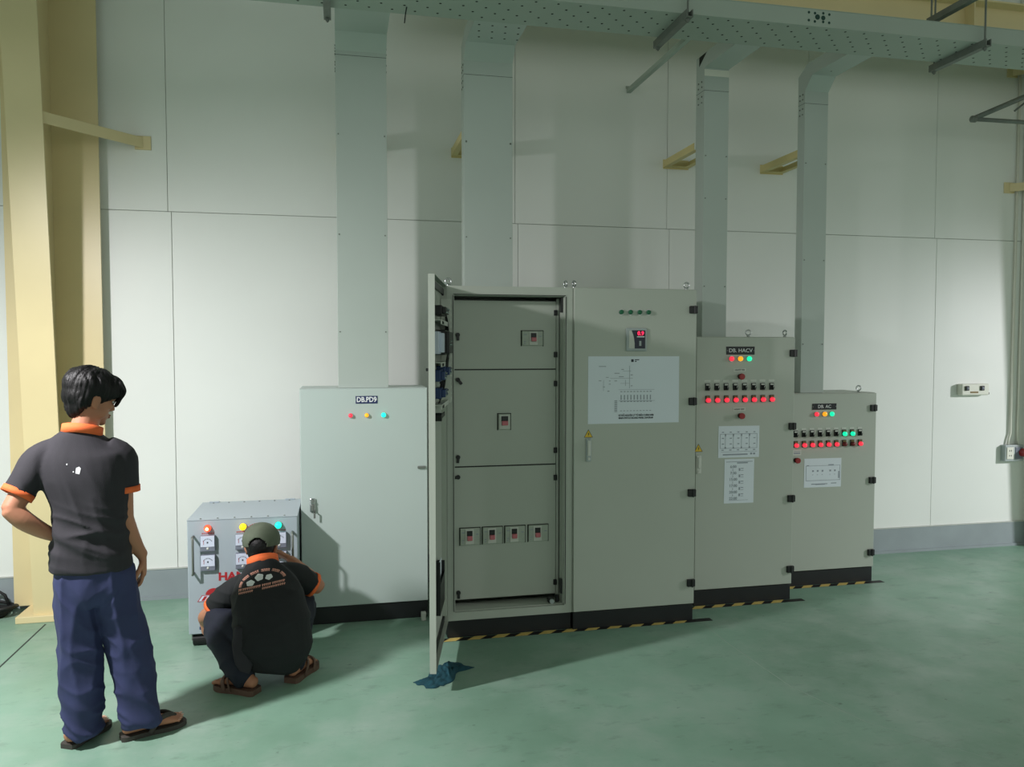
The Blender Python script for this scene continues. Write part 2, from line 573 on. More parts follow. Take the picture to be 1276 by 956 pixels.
# inner rim returns (the frame reads as a folded channel)
bm = NB()
box(bm, X0 + 0.047, X0 + 0.051, YF + 0.0201, YF + 0.10, 0.153, ZT - 0.048)
box(bm, X1 - 0.051, X1 - 0.047, YF + 0.0201, YF + 0.10, 0.153, ZT - 0.048)
box(bm, X0 + 0.052, X1 - 0.052, YF + 0.0201, YF + 0.10, ZT - 0.053, ZT - 0.049)
box(bm, X0 + 0.052, X1 - 0.052, YF + 0.0201, YF + 0.16, 0.1535, 0.1575)
obj('rim_channel', bm, 'cabinet_grey', ocb)
bm = NB()
for x in (X0 + 0.040, X1 - 0.043):
    box(bm, x, x + 0.003, YF - 0.004, YF - 0.0002, 0.16, ZT - 0.055)
box(bm, X0 + 0.043, X1 - 0.043, YF - 0.004, YF - 0.0002, ZT - 0.050, ZT - 0.047)
obj('gasket', bm, 'plastic_black', ocb)
YI = 4.640
obj('inner_frame', bx(1.2925, 1.3085, YI - 0.004, YI + 0.012, 0.165, 2.005), 'cabinet_grey', oc)
def inner_panel(z0, z1):
    p = obj('inner_panel', bx(0.656, 1.290, YI, YI + 0.004, z0, z1, bev=0.001), 'cabinet_grey', oc)
    return p
pan = [inner_panel(1.582, 1.99), inner_panel(0.999, 1.574), inner_panel(0.19, 0.991)]
obj('panel_backing', bx(0.652, 1.2915, YI + 0.0075, YI + 0.010, 0.186, 1.995), 'plastic_black', oc)
def quarter_latch(p, x, z, a):
    bm = NB()
    cyl(bm, (x, YI - 0.0002, z), (x, YI - 0.012, z), 0.013, 14)
    r = Matrix.Rotation(a, 4, 'Y')
    b2 = bx(-0.008, 0.008, -0.010, 0.002, -0.034, 0.0, bev=0.002)
    b2.transform(Matrix.Translation((x, YI - 0.010, z)) @ r)
    me = bpy.data.meshes.new('tmp'); b2.to_mesh(me); b2.free(); bm.from_mesh(me); bpy.data.meshes.remove(me)
    return obj('quarter_latch', bm, 'plastic_black', p)
quarter_latch(pan[0], 0.685, 1.785, 0.0)
quarter_latch(pan[1], 0.685, 1.518, -0.7)
quarter_latch(pan[1], 0.685, 1.055, 0.1)
quarter_latch(pan[2], 0.685, 0.935, 1.5)
quarter_latch(pan[2], 0.685, 0.235, 0.0)
for p, zs in ((pan[0], (1.921, 1.667)), (pan[1], (1.49, 1.081)), (pan[2], (0.912, 0.262))):
    for z in zs:
        obj('panel_hinge', bx(1.276, 1.298, YI - 0.012, YI - 0.0003, z - 0.017, z + 0.017, bev=0.003), 'plastic_black', p)
def breaker(x0, x1, z0, z1, toggle_x, toggle_w, frame=True):
    b = obj('circuit_breaker', bx(x0, x1, YI - 0.014, YI - 0.0003, z0, z1, bev=0.003), 'breaker_grey', oc)
    h = z1 - z0
    if frame:
        bm = NB()
        box(bm, x0 - 0.006, x0 - 0.0002, YI - 0.004, YI - 0.0004, z0 - 0.004, z1 + 0.004)
        box(bm, x1 + 0.0002, x1 + 0.005, YI - 0.004, YI - 0.0004, z0 - 0.004, z1 + 0.004)
        box(bm, x0 - 0.001, x1 + 0.001, YI - 0.004, YI - 0.0004, z1 + 0.0002, z1 + 0.004)
        obj('cutout_edge', bm, 'hole_dark', b)
    obj('centre_strip', bx(toggle_x - toggle_w * 0.75, toggle_x + toggle_w * 0.75, YI - 0.018, YI - 0.0142, z0 + 0.004, z1 - 0.004, bev=0.0015), 'label_strip', b)
    obj('toggle_slot', bx(toggle_x - toggle_w / 2, toggle_x + toggle_w / 2, YI - 0.0215, YI - 0.0181, z0 + h * 0.54, z0 + h * 0.86, bev=0.001), 'plastic_black', b)
    obj('toggle', bx(toggle_x - toggle_w * .46, toggle_x + toggle_w * .46, YI - 0.034, YI - 0.0181, z0 + h * 0.28, z0 + h * 0.56, bev=0.004), 'breaker_red', b)
    bm = marks(NB(), [(x0 + (x1 - x0) * a, x0 + (x1 - x0) * c, z0 + h * d, z0 + h * e) for (a, c, d, e) in ((.08, .22, .72, .78), (.08, .18, .25, .3), (.08, .16, .12, .17), (.80, .93, .60, .66))], YI - 0.0141)
    obj('marking', bm, 'ink_pale', b)
    return b
breaker(1.076, 1.206, 1.722, 1.810, 1.146, 0.034)
breaker(0.930, 1.004, 1.215, 1.310, 0.967, 0.042)
for (a, c) in ((0.697, 0.815), (0.834, 0.953), (0.972, 1.095), (1.118, 1.240)):
    breaker(a, c, 0.524, 0.624, a + 0.055, 0.034, frame=True)
bm = NB()
box(bm, 1.225, 1.262, 4.555, 4.60, 0.158, 0.185, bev=0.005)
cyl(bm, (1.285, 4.58, 0.158), (1.285, 4.58, 0.20), 0.012, 12)
obj('interlock_block', bm, 'plastic_black', oc)
bm = NB()
cyl(bm, (1.243, 4.553, 0.172), (1.243, 4.54, 0.172), 0.014, 14)
obj('interlock_button', bm, 'meter_grey', oc)
for z in (1.965, 0.26):
    obj('keeper', bx(1.296, 1.308, 4.545, 4.575, z - 0.045, z + 0.045, bev=0.003), 'plastic_black', oc)
eyebolt(oc, 0.622, 4.58, ZT); eyebolt(oc, 1.338, 4.60, ZT, (1, 0.25, 0))
# the open door, built around its hinge
HX, HY = 0.603, 4.516
ux, uy = -0.2115, -0.9774
DM = Matrix(((ux, -uy, 0, HX), (uy, ux, 0, HY), (0, 0, 1, 0), (0, 0, 0, 1)))
DL = 0.750
Z0, Z1 = 0.108, 2.062
def dbox(bm, *a, **k):
    return box(bm, *a, **k)
def dobj(name, bm, m, parent, smooth=False):
    bm.transform(DM)
    return obj(name, bm, m, parent, smooth)
bm = NB()
dbox(bm, 0.0, DL, -0.028, -0.025, Z0, Z1)
dbox(bm, DL - 0.003, DL, -0.025, 0.004, Z0, Z1)
dbox(bm, 0.0, 0.003, -0.025, 0.004, Z0, Z1)
dbox(bm, 0.003, DL - 0.003, -0.025, 0.004, Z1 - 0.003, Z1)
dbox(bm, 0.003, DL - 0.003, -0.025, 0.004, Z0, Z0 + 0.003)
door = dobj('door', bm, 'cabinet_grey', oc)
bm = NB()
dbox(bm, 0.01, DL - 0.01, -0.0248, -0.014, Z1 - 0.05, Z1 - 0.018)
dbox(bm, 0.01, DL - 0.01, -0.0248, -0.014, Z0 + 0.018, Z0 + 0.05)
dbox(bm, 0.018, 0.034, -0.0248, -0.014, Z0 + 0.051, Z1 - 0.051)
dobj('door_gasket', bm, 'plastic_black', door)
bm = NB()
dbox(bm, 0.06, 0.085, -0.0248, 0.0, Z0 + 0.06, Z1 - 0.06)
dobj('door_stiffener', bm, 'cabinet_grey', door)
# slotted mounting strip and wiring gear on the inside of the door
bm = NB()
for i in range(17):
    z = 1.955 - i * 0.034
    dbox(bm, 0.095, 0.135, 0.030, 0.034, z, z + 0.018)
dbox(bm, 0.090, 0.0948, -0.02, 0.034, 1.40, 1.98)
dbox(bm, 0.1352, 0.140, -0.02, 0.034, 1.40, 1.98)
dobj('slotted_wire_duct', bm, 'label_strip', door)
for (z, h) in ((1.845, 0.02), (1.63, 0.02), (1.415, 0.02)):
    bm = NB()
    dbox(bm, 0.15, 0.60, -0.0245, 0.022, z, z + 0.004)
    dbox(bm, 0.15, 0.60, 0.019, 0.022, z - h, z)
    b_ = dobj('mounting_rail', bm, 'label_strip', door)
    bm = NB()
    dbox(bm, 0.46, 0.55, 0.0222, 0.024, z - 0.017, z - 0.003)
    dobj('rail_slot', bm, 'hole_dark', b_)
for (u0, u1, n1, z0, z1, m_, nm) in ((0.30, 0.52, 0.038, 1.875, 1.925, 'plastic_black', 'relay'), (0.16, 0.46, 0.050, 1.67, 1.80, 'plastic_black', 'meter_back'),
                                     (0.47, 0.58, 0.030, 1.675, 1.79, 'meter_white', 'terminal_cover'),
                                     (0.22, 0.38, 0.044, 1.555, 1.612, 'blue_plastic', 'current_transformer'), (0.42, 0.56, 0.034, 1.535, 1.595, 'blue_plastic', 'current_transformer'),
                                     (0.34, 0.52, 0.034, 1.445, 1.50, 'blue_plastic', 'current_transformer')):
    bm = NB()
    dbox(bm, u0, u1, -0.0244, n1 - 0.02, z0, z1, bev=0.004)
    dbox(bm, u0 + 0.015, u1 - 0.015, n1 - 0.0205, n1, z0 + 0.008, z1 - 0.008, bev=0.003)
    g = dobj(nm, bm, m_, door)
    if m_ != 'meter_white':
        bm = NB()
        for q in range(4):
            u = u0 + (u1 - u0) * (0.2 + 0.2 * q)
            cyl(bm, (u, n1, (z0 + z1) / 2 + 0.01 * (-1) ** q), (u, n1 + 0.006, (z0 + z1) / 2 + 0.01 * (-1) ** q), 0.006, 8)
        dobj('terminal_screw', bm, 'chrome', g)
bm = NB()
for q in range(7):
    pts = []
    for k_ in range(9):
        tt = k_ / 8
        pts.append((0.11 + 0.4 * tt * (0.6 + 0.06 * q), -0.005 + 0.035 * math.sin(tt * 3.1), 1.92 - 0.42 * tt + 0.04 * math.sin(tt * 6 + q) - 0.01 * q))
    path(bm, pts, 0.0035, 6)
dobj('wiring', bm, 'plastic_black', door, True)
bm = NB()
cyl(bm, (0.52, -0.024, 1.352), (0.52, 0.016, 1.352), 0.022, 14)
dbox(bm, 0.30, 0.52, 0.006, 0.014, 1.342, 1.362)
dobj('latch_cam', bm, 'plastic_black', door)
bm = NB()
cyl(bm, (0.70, -0.012, 0.30), (0.70, -0.012, 1.32), 0.006, 8)
dobj('latch_rod', bm, 'galvanised', door)
bm = NB()
prism(bm, [(0.33, 0.345), (0.60, 0.345), (0.60, 0.62), (0.33, 0.56)], 'y', -0.0245, -0.022)
dbox(bm, 0.33, 0.335, -0.0245, 0.012, 0.345, 0.56)
dbox(bm, 0.595, 0.60, -0.0245, 0.012, 0.345, 0.62)
dbox(bm, 0.335, 0.595, -0.0245, 0.012, 0.345, 0.35)
dbox(bm, 0.335, 0.595, 0.009, 0.012, 0.35, 0.50)
dobj('document_pocket', bm, 'plastic_black', door)
bm = NB()
dbox(bm, 0.35, 0.58, -0.008, -0.004, 0.352, 0.58)
dobj('folded_drawings', bm, 'paper', door)
bm = NB()
cyl(bm, (0.70, -0.028, 1.60), (0.70, -0.045, 1.60), 0.008, 10)
dobj('door_knob', bm, 'plastic_black', door)

# ------------------------------------------------------------------ closed cabinet with the large wiring diagram
cc = closed_cabinet('capacitor_cabinet', 'tall grey cabinet with large wiring diagram taped on its closed door', 1.362, 2.152, 4.50, 5.12, 2.068, 'cabinet_grey',
                    2.126, (1.942, 1.378, 0.809, 0.244), ((1.392, 4.60, (1, 0.25, 0)), (2.118, 4.58, (0, 1, 0))))
for x in (1.658, 1.716, 1.775, 1.832):
    pilot(cc, x, 4.50, 1.923, 'lens_green_off', r=0.0145, h=0.018)
bm = bx(1.688, 1.822, 4.488, 4.4998, 1.688, 1.828, bev=0.006)
ct = obj('controller', bm, 'meter_grey', cc)
bm = NB()
prism(bm, [(1.722, 1.814), (1.808, 1.814), (1.808, 1.704), (1.742, 1.704), (1.742, 1.735), (1.738, 1.768), (1.730, 1.795)], 'y', 4.4862, 4.4879)
obj('controller_face', bm, 'display_dark', ct)
bm = NB()
prism(bm, [(1.706, 1.810), (1.718, 1.812), (1.728, 1.793), (1.736, 1.766), (1.740, 1.735), (1.740, 1.704), (1.704, 1.704)], 'y', 4.4864, 4.4879)
obj('controller_side', bm, 'label_strip', ct)
obj('display', bx(1.752, 1.804, 4.4853, 4.4861, 1.772, 1.812), 'plastic_black', ct)
text('digits', '0.9', 0.034, (1.7785, 4.4848, 1.7945), 'display_red', ct, bold=0.001)
obj('display_bar', bx(1.754, 1.803, 4.4845, 4.4852, 1.772, 1.778), 'white_print', ct)
obj('key_pad', bx(1.769, 1.783, 4.4845, 4.4861, 1.720, 1.750, bev=0.0006), 'meter_grey', ct)
def paper_sheet(parent, x0, x1, yf, z0, z1, label, tilt=0.0):
    bm = bx(x0, x1, yf - 0.0014, yf - 0.0002, z0, z1)
    if tilt:
        c = Vector(((x0 + x1) / 2, yf, (z0 + z1) / 2))
        bm.transform(Matrix.Translation(c) @ Matrix.Rotation(tilt, 4, 'Y') @ Matrix.Translation(-c))
    o = obj('paper_sheet', bm, 'paper', parent)
    o['label'] = label
    return o
ps = paper_sheet(cc, 1.451, 2.036, 4.50, 1.250, 1.657, 'large white single-line wiring diagram')
def grid(px0, py0, w, h, X0, X1, Z0, Z1):
    """rect given in a 0..w x 0..h sheet grid -> cabinet rect"""
    def f(a, b, c, d):
        return (X0 + (X1 - X0) * (a - px0) / w, X0 + (X1 - X0) * (c - px0) / w, Z1 - (Z1 - Z0) * (d - py0) / h, Z1 - (Z1 - Z0) * (b - py0) / h)
    return f
G = grid(70, 88, 1090, 800, 1.451, 2.036, 1.250, 1.657)
R_ = [G(558, 200, 562, 470), G(480, 262, 580, 265), G(330, 348, 600, 351), G(510, 370, 514, 440), G(450, 408, 560, 411), G(250, 370, 253, 500),
      G(430, 484, 860, 487), G(430, 616, 865, 620), G(196, 204, 280, 212), G(462, 240, 492, 248), G(380, 285, 440, 293), G(432, 326, 490, 334), G(280, 334, 312, 340),
      G(196, 374, 226, 381), G(380, 376, 412, 384), G(572, 305, 598, 314), G(574, 436, 596, 444), G(298, 496, 322, 506), G(316, 376, 334, 383), G(314, 414, 336, 421), G(246, 446, 268, 453)]
for i in range(10):
    x = 455 + i * 39
    R_ += [G(x, 548, x + 12, 606), G(x - 4, 504, x + 20, 513), G(x - 4, 622, x + 22, 632), G(x - 6, 734, x + 16, 741)]
for i in range(9):
    R_.append(G(382, 612 + i * 16, 415, 621 + i * 16))
obj('diagram_lines', marks(NB(), R_, 4.4985), 'ink_pale', ps)
text('caption', 'SƠ ĐỒ NGUYÊN LÝ TỦ ĐIỆN CHÍNH MSB', 0.0152, (1.758, 4.498, 1.2985), 'ink', ps, bold=0.0004, sx=0.80)
text('caption', 'MAIN SWITCH BOARD PANEL DIAGRAM', 0.0152, (1.756, 4.498, 1.2825), 'ink', ps, bold=0.0004, sx=0.80)
obj('sheet_mark', marks(NB(), [G(578, 124, 608, 156), G(622, 124, 674, 134), G(622, 142, 642, 154)], 4.4985), 'ink', ps)
warning_sign(cc, 1.455, 4.50, 1.192)
swing_handle(cc, 1.455, 4.50, 1.025, 1.165)
obj('ground_stud', bx(2.1525, 2.156, 4.56, 4.60, 0.4, 0.44, bev=0.001), 'galvanised', cc)

# ------------------------------------------------------------------ the two control cabinets on the right
def nameplate(t, x0, x1, yf, z0, z1, s, size):
    n_ = obj('name_plate', bx(x0, x1, yf - 0.003, yf - 0.0002, z0, z1, bev=0.001), 'plate_black', t)
    text('lettering', s, size, ((x0 + x1) / 2, yf - 0.0036, (z0 + z1) / 2), 'white_print', n_, sx=1.05)
    for x in (x0 + 0.006, x1 - 0.006):
        obj('rivet', dome(NB(), (x, yf - 0.003, (z0 + z1) / 2), (0, -1, 0), 0.003, 0.002), 'chrome', n_)
def estop(t, x, yf, z):
    bm = NB()
    cyl(bm, (x, yf - 0.0002, z), (x, yf - 0.010, z), 0.017, 16)
    b = obj('push_button', bm, 'plastic_black', t, at=(x, yf, z))
    bm = NB()
    cyl(bm, (x, yf - 0.010, z), (x, yf - 0.026, z), 0.013, 16)
    cyl(bm, (x, yf - 0.026, z), (x, yf - 0.036, z), 0.021, 18, 0.019)
    obj('mushroom_head', bm, 'estop_red', b)
def square_unit(t, x, yf, z, kind):
    """square-bezel selector or lamp with its legend tab"""
    bm = NB()
    box(bm, x - 0.016, x + 0.016, yf - 0.008, yf - 0.0002, z - 0.016, z + 0.030, bev=0.002)
    nm = 'selector_switch' if kind == 'sel' else 'indicator_lamp'
    b = obj(nm, bm, 'plastic_black', t, at=(x, yf, z))
    obj('legend', bx(x - 0.012, x + 0.012, yf - 0.0095, yf - 0.0081, z + 0.017, z + 0.026), 'bezel_brass' if kind != 'sel' else 'label_strip', b)
    if kind == 'sel':
        bm = NB()
        cyl(bm, (x, yf - 0.008, z), (x, yf - 0.016, z), 0.0145, 14)
        b2 = bx(x - 0.004, x + 0.004, yf - 0.028, yf - 0.0161, z - 0.014, z + 0.014, bev=0.0015)
        me = bpy.data.meshes.new('tmp'); b2.to_mesh(me); b2.free(); bm.from_mesh(me); bpy.data.meshes.remove(me)
        obj('knob', bm, 'plastic_black', b)
        obj('knob_pointer', bx(x - 0.0012, x + 0.0012, yf - 0.0288, yf - 0.0281, z + 0.001, z + 0.013), 'label_strip', b)
    else:
        bm = NB()
        cyl(bm, (x, yf - 0.008, z), (x, yf - 0.020, z), 0.0155, 16)
        dome(bm, (x, yf - 0.020, z), (0, -1, 0), 0.0155, 0.010)
        obj('lens', bm, {'red': 'lens_red', 'green': 'lens_green', 'off': 'lens_red_off'}[kind], b)
    return b

ha = closed_cabinet('control_cabinet', 'mid-height grey control cabinet with DB. HACV name plate and two paper sheets', 2.266, 2.982, 4.745, 5.25, 1.782, 'cabinet_grey',
                    2.965, (1.673, 1.183, 0.694, 0.212), ((2.683, 4.83, (0.2, 1, 0)), (2.966, 4.85, (1, 0.2, 0))))
nameplate(ha, 2.478, 2.682, 4.745, 1.664, 1.717, 'DB. HACV', 0.036)
for x, l in ((2.514, 'lens_red'), (2.577, 'lens_amber'), (2.641, 'lens_green')):
    pilot(ha, x, 4.745, 1.637, l, r=0.0165)
for zc, s in ((1.563, 'LIGHT ON'), (1.303, 'LIGHT OFF')):
    l = obj('label_plate', bx(2.532, 2.621, 4.7435, 4.7448, zc - 0.011, zc + 0.011), 'label_strip', ha)
    text('lettering', s, 0.015, (2.5765, 4.743, zc), 'ink', l)
estop(ha, 2.578, 4.745, 1.520); estop(ha, 2.582, 4.745, 1.260)
for i in range(8):
    x = 2.346 + i * 0.0660
    obj('label_strip', bx(x - 0.022, x + 0.022, 4.7435, 4.7448, 1.486, 1.499), 'label_strip', ha)
    square_unit(ha, x, 4.745, 1.446, 'sel')
    square_unit(ha, x + 0.002, 4.745, 1.366, 'red')
p1 = paper_sheet(ha, 2.429, 2.724, 4.745, 0.983, 1.193, 'white floor plan sheet', 0.006)
G = grid(82, 92, 430, 325, 2.429, 2.724, 0.983, 1.193)
R_ = [G(100, 172, 490, 176), G(100, 318, 490, 322), G(100, 172, 103, 322), G(487, 172, 490, 322)]
for x in (153, 237, 322, 406):
    R_ += [G(x, 172, x + 3, 322), G(x - 4, 172, x + 8, 196), G(x - 4, 305, x + 8, 322)]
for x in (118, 200, 280, 368, 450):
    R_ += [G(x, 212, x + 22, 222), G(x, 270, x + 22, 280), G(x, 150, x + 20, 160), G(x - 4, 333, x + 20, 343)]
R_ += [G(110, 355, 490, 358), G(130, 378, 390, 392), G(418, 370, 438, 390), G(448, 372, 470, 390)]
obj('plan_lines', marks(NB(), R_, 4.7434), 'ink_pale', p1)
p2 = paper_sheet(ha, 2.474, 2.688, 4.745, 0.678, 0.973, 'white time schedule sheet', 0.008)
G = grid(147, 435, 302, 460, 2.474, 2.688, 0.678, 0.973)
obj('heading_lines', marks(NB(), [G(165, 460, 435, 466), G(275, 470, 385, 482), G(195, 862, 390, 865)], 4.7434), 'ink_pale', p2)
for i, s in enumerate(('6:00', '7:30', '15:00', '17:00', '20:00', '22:00')):
    r = G(238, 515 + i * 66, 238, 515 + i * 66)
    text('schedule_time', s, 0.026, (r[0], 4.7432, r[2]), 'ink_pale', p2, bold=0.0004)
    if i < 5:
        r = G(318, 545 + i * 66, 318, 545 + i * 66)
        box_ = NB()
        marks(box_, [(r[0] - .017, r[0] - .006, r[2] - .009, r[2] + .009), (r[0] - .002, r[0] + .017, r[2] - .009, r[2] - .006), (r[0] - .002, r[0] + .017, r[2] + .004, r[2] + .009), (r[0] - .062, r[0] - .059, r[2] - .008, r[2] + .006)], 4.7434)
        obj('schedule_mark', box_, 'ink_pale', p2)
warning_sign(ha, 2.288, 4.745, 1.052, 0.03)
swing_handle(ha, 2.288, 4.745, 0.885, 1.005, 'label_strip')

ac = closed_cabinet('control_cabinet', 'lowest grey control cabinet with DB. AC name plate at the right end of the row', 3.118, 3.806, 5.00, 5.40, 1.386, 'cabinet_grey',
                    3.777, (1.275, 0.748, 0.217), ((3.72, 5.09, (0.2, 1, 0)),))
nameplate(ac, 3.282, 3.476, 5.00, 1.268, 1.312, 'DB. AC', 0.032)
for x, l in ((3.315, 'lens_red'), (3.379, 'lens_amber'), (3.437, 'lens_green')):
    pilot(ac, x, 5.00, 1.237, l, r=0.0165)
for i in range(9):
    x = 3.153 + i * 0.0645
    obj('label_strip', bx(x - 0.018, x + 0.018, 4.9985, 4.9998, 1.126, 1.138), 'label_strip', ac)
    square_unit(ac, x, 5.00, 1.092, 'green' if i in (6, 7) else 'sel')
    square_unit(ac, x + 0.002, 5.00, 1.018, 'off' if i in (6, 7) else 'red')
l = obj('label_plate', bx(3.135, 3.200, 4.9985, 4.9998, 0.946, 0.986), 'label_strip', ac)
obj('label_lines', marks(NB(), [(3.142, 3.192, .972, .976), (3.142, 3.192, .956, .966)], 4.9984), 'ink_pale', l)
estop(ac, 3.158, 5.00, 0.912)
p3 = paper_sheet(ac, 3.226, 3.523, 5.00, 0.711, 0.919, 'white layout sheet', 0.006)
G = grid(190, 465, 515, 405, 3.226, 3.523, 0.711, 0.919)
R_ = [G(215, 565, 690, 570), G(215, 770, 690, 776), G(215, 565, 219, 776), G(686, 565, 690, 776), G(665, 650, 680, 750), G(290, 818, 515, 830), G(350, 830, 480, 836), G(565, 812, 640, 824), G(225, 556, 255, 566), G(525, 552, 600, 564)]
for x in (300, 365, 432, 540, 605):
    R_ += [G(x, 628, x + 24, 652), G(x, 690, x + 16, 696)]
obj('plan_lines', marks(NB(), R_, 4.9984), 'ink_pale', p3)

# ------------------------------------------------------------------ hazard tape on the floor
def hazard(x0, x1, yf, label):
    t = obj('hazard_tape', bx(x0, x1, yf - 0.052, yf - 0.003, 0.0, 0.0012), 'tape_black')
    tag(t, label, 'floor tape', 'hazard tapes along the cabinet plinths')
    x = x0 + 0.01
    st = None
    while x < x1 - 0.16:
        if st is None:
            bm = NB()
            prism(bm, [(x, yf - 0.052), (x + 0.075, yf - 0.052), (x + 0.125, yf - 0.003), (x + 0.05, yf - 0.003)], 'z', 0.0013, 0.0019)
            st = obj('stripe', bm, 'tape_yellow', t, at=(x, yf, 0))
            xs = x
        else:
            dup(st, (x - xs, 0, 0))
        x += 0.143
hazard(0.56, 2.27, 4.53, 'black and yellow striped tape in front of the tall switchboard pair')
hazard(2.22, 3.06, 4.755, 'black and yellow striped tape in front of the DB. HACV cabinet')
hazard(3.04, 3.87, 5.01, 'black and yellow striped tape in front of the DB. AC cabinet')

# ------------------------------------------------------------------ overhead trunking, hangers, ducts
TZ = 3.61
tr = thing('cable_trunking', 'long perforated grey cable trunking hung along the top of the wall', 'cable trunking', (2.0, 4.425, TZ))
bm = NB()
TX0, TX1 = -3.2, 8.5
box(bm, TX0, TX1, 4.25, 4.60, TZ, TZ + 0.003)
box(bm, TX0, TX1, 4.25, 4.253, TZ + 0.003, TZ + 0.097)
box(bm, TX0, TX1, 4.597, 4.60, TZ + 0.003, TZ + 0.097)
obj('tray', bm, 'tray_grey', tr)
obj('cover', bx(TX0, TX1, 4.248, 4.602, TZ + 0.0975, TZ + 0.101), 'tray_grey', tr)
bm = NB()
for j in range(5):
    y = 4.285 + j * 0.066
    i = 0
    x = TX0 + 0.05 + (j % 2) * 0.064
    while x < TX1 - 0.05:
        cyl(bm, (x, y, TZ - 0.0006), (x, y, TZ + 0.0005), 0.0075, 8)
        x += 0.128
pf = obj('perforation', bm, 'hole_dark', tr)
pf['kind'] = 'stuff'
bm = NB()
mx = 2.80
for (dx, dz) in ((-0.075, .028), (-0.035, .026), (0.02, .03), (0.06, .026), (-0.075, -.018), (-0.035, -.022), (0.02, -.02), (0.06, -.022)):
    cyl(bm, (mx + dx, 4.2499, TZ + 0.05 + dz), (mx + dx, 4.2488, TZ + 0.05 + dz), 0.008, 8)
cyl(bm, (mx - 0.018, 4.2499, TZ + 0.055), (mx - 0.018, 4.2484, TZ + 0.055), 0.016, 10)
cyl(bm, (mx + 0.02, 4.2499, TZ + 0.053), (mx + 0.02, 4.2484, TZ + 0.053), 0.014, 10)
mat('ink_green', (30, 66, 58), 0.7)
obj('stencil_mark', bm, 'ink_green', tr)

def hanger(x, label):
    h = thing('trapeze_hanger', label, 'hanger', (x, 4.42, 3.57), 'strut hangers under the trunking')
    bm = NB()
    prism(bm, [(x - 0.02, 3.566), (x + 0.02, 3.566), (x + 0.02, 3.6095), (x + 0.014, 3.6095), (x + 0.014, 3.5705), (x - 0.014, 3.5705), (x - 0.014, 3.6095), (x - 0.02, 3.6095)], 'y', 4.185, 4.668)
    obj('strut_channel', bm, 'galvanised', h)
    for y in (4.215, 4.642):
        bm = NB()
        cyl(bm, (x, y, 3.545), (x, y, 5.2), 0.006, 8)
        cyl(bm, (x, y, 3.552), (x, y, 3.565), 0.012, 6)
        obj('threaded_rod', bm, 'galvanised', h)
    return h
hanger(-0.05, 'strut hanger beside the top of the leftmost duct')
hanger(1.94, 'strut hanger between the two middle ducts')
hanger(3.92, 'strut hanger right of the rightmost duct')
bm = NB()
y0_, y1_ = 4.62, WY
prism(bm, [(2.125, 3.625), (2.157, 3.625), (2.157, 3.655), (2.125, 3.655)], 'y', y0_, y1_ - 0.0005)
ws = thing('wall_strut', 'thin pale strut from the wall to the trunking between the ducts', 'strut', (2.14, 5.1, 3.64))
obj('strut_bar', bm, 'tray_grey', ws)
obj('strut_foot', bx(2.118, 2.164, WY - 0.006, WY - 0.0005, 3.656, 3.675), 'tray_grey', ws)
bm = path(NB(), [(0.383, 4.50, 3.608), (0.378, 4.53, 3.575), (0.374, 4.54, 3.535)], 0.0035, 6)
tag(obj('cable_tie', bm, 'plastic_black'), 'thin black tie end hanging from the trunking between the left ducts', 'cable tie')

def duct(x0, x1, yf, yb, zb, label, style, seams):
    t = thing('cable_duct', label, 'cable duct', ((x0 + x1) / 2, (yf + yb) / 2, zb), 'grey ducts rising to the trunking')
    d = yb - yf
    zs = seams[0]
    bm = bx(x0, x1, yf, yb, zb + 0.0005, zs - 0.0015, bev=0.0015)
    obj('riser', bm, 'duct_grey', t)
    if style == 'square':
        pr = [(yf, zs), (yf, 3.60), (yf, TZ), (4.6005, TZ), (4.6005, TZ + 0.096), (yb, TZ + 0.096), (yb, zs)]
    else:
        c = 0.085
        pr = [(yf, zs), (yf, TZ - c), (yf - c, TZ), (4.6005, TZ), (4.6005, TZ + 0.096), (yf - 0.03, TZ + 0.096), (yb, TZ + 0.05 - c * 0.2), (yb, zs)]
    obj('elbow', prism(NB(), pr, 'x', x0, x1), 'duct_grey', t)
    # joint sleeve on both sides with its screws, plus screws up the riser
    for x, s in ((x0, -1), (x1, 1)):
        bm = NB()
        for dz in (-0.075, -0.035, 0.03, 0.065):
            for dy in (0.3, 0.7):
                cyl(bm, (x, yf + d * dy, zs + dz), (x + s * 0.004, yf + d * dy, zs + dz), 0.006, 6)
        obj('joint_screw', bm, 'galvanised', t)
    bm = NB()
    for z in (zb + 0.35, zb + 0.95, 3.02):
        for x in (x0 + 0.014, x1 - 0.014):
            cyl(bm, (x, yf, z), (x, yf - 0.003, z), 0.005, 6)
    obj('face_screw', bm, 'galvanised', t)
    obj('seam_line', bx(x0 - 0.0006, x1 + 0.0006, yf - 0.0008, yb - 0.002, zs - 0.0015, zs - 0.0002), 'hole_dark', t)
    return t
d1 = duct(-0.010, 0.298, 5.00, 5.12, 1.458, 'wide grey duct rising from the pale DB.PD9 cabinet', 'chamfer', (3.50,))
d2 = duct(0.783, 1.098, 5.00, 5.105, 2.066, 'wide grey duct rising from the open switchboard cabinet', 'chamfer', (3.44,))
d3 = duct(2.437, 2.618, 5.02, 5.145, 1.782, 'narrow grey duct with a cream tape band rising from the DB. HACV cabinet', 'square', (3.46,))
d4 = duct(3.231, 3.415, 5.07, 5.155, 1.386, 'narrow grey duct rising from the DB. AC cabinet', 'chamfer', (3.44,))
obj('tape_band', bx(2.4365, 2.6185, 5.0185, 5.0198, 3.556, 3.600), 'emergency_white', d3)
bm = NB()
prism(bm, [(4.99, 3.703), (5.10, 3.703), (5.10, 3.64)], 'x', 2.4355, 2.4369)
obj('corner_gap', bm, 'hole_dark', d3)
bm = NB()
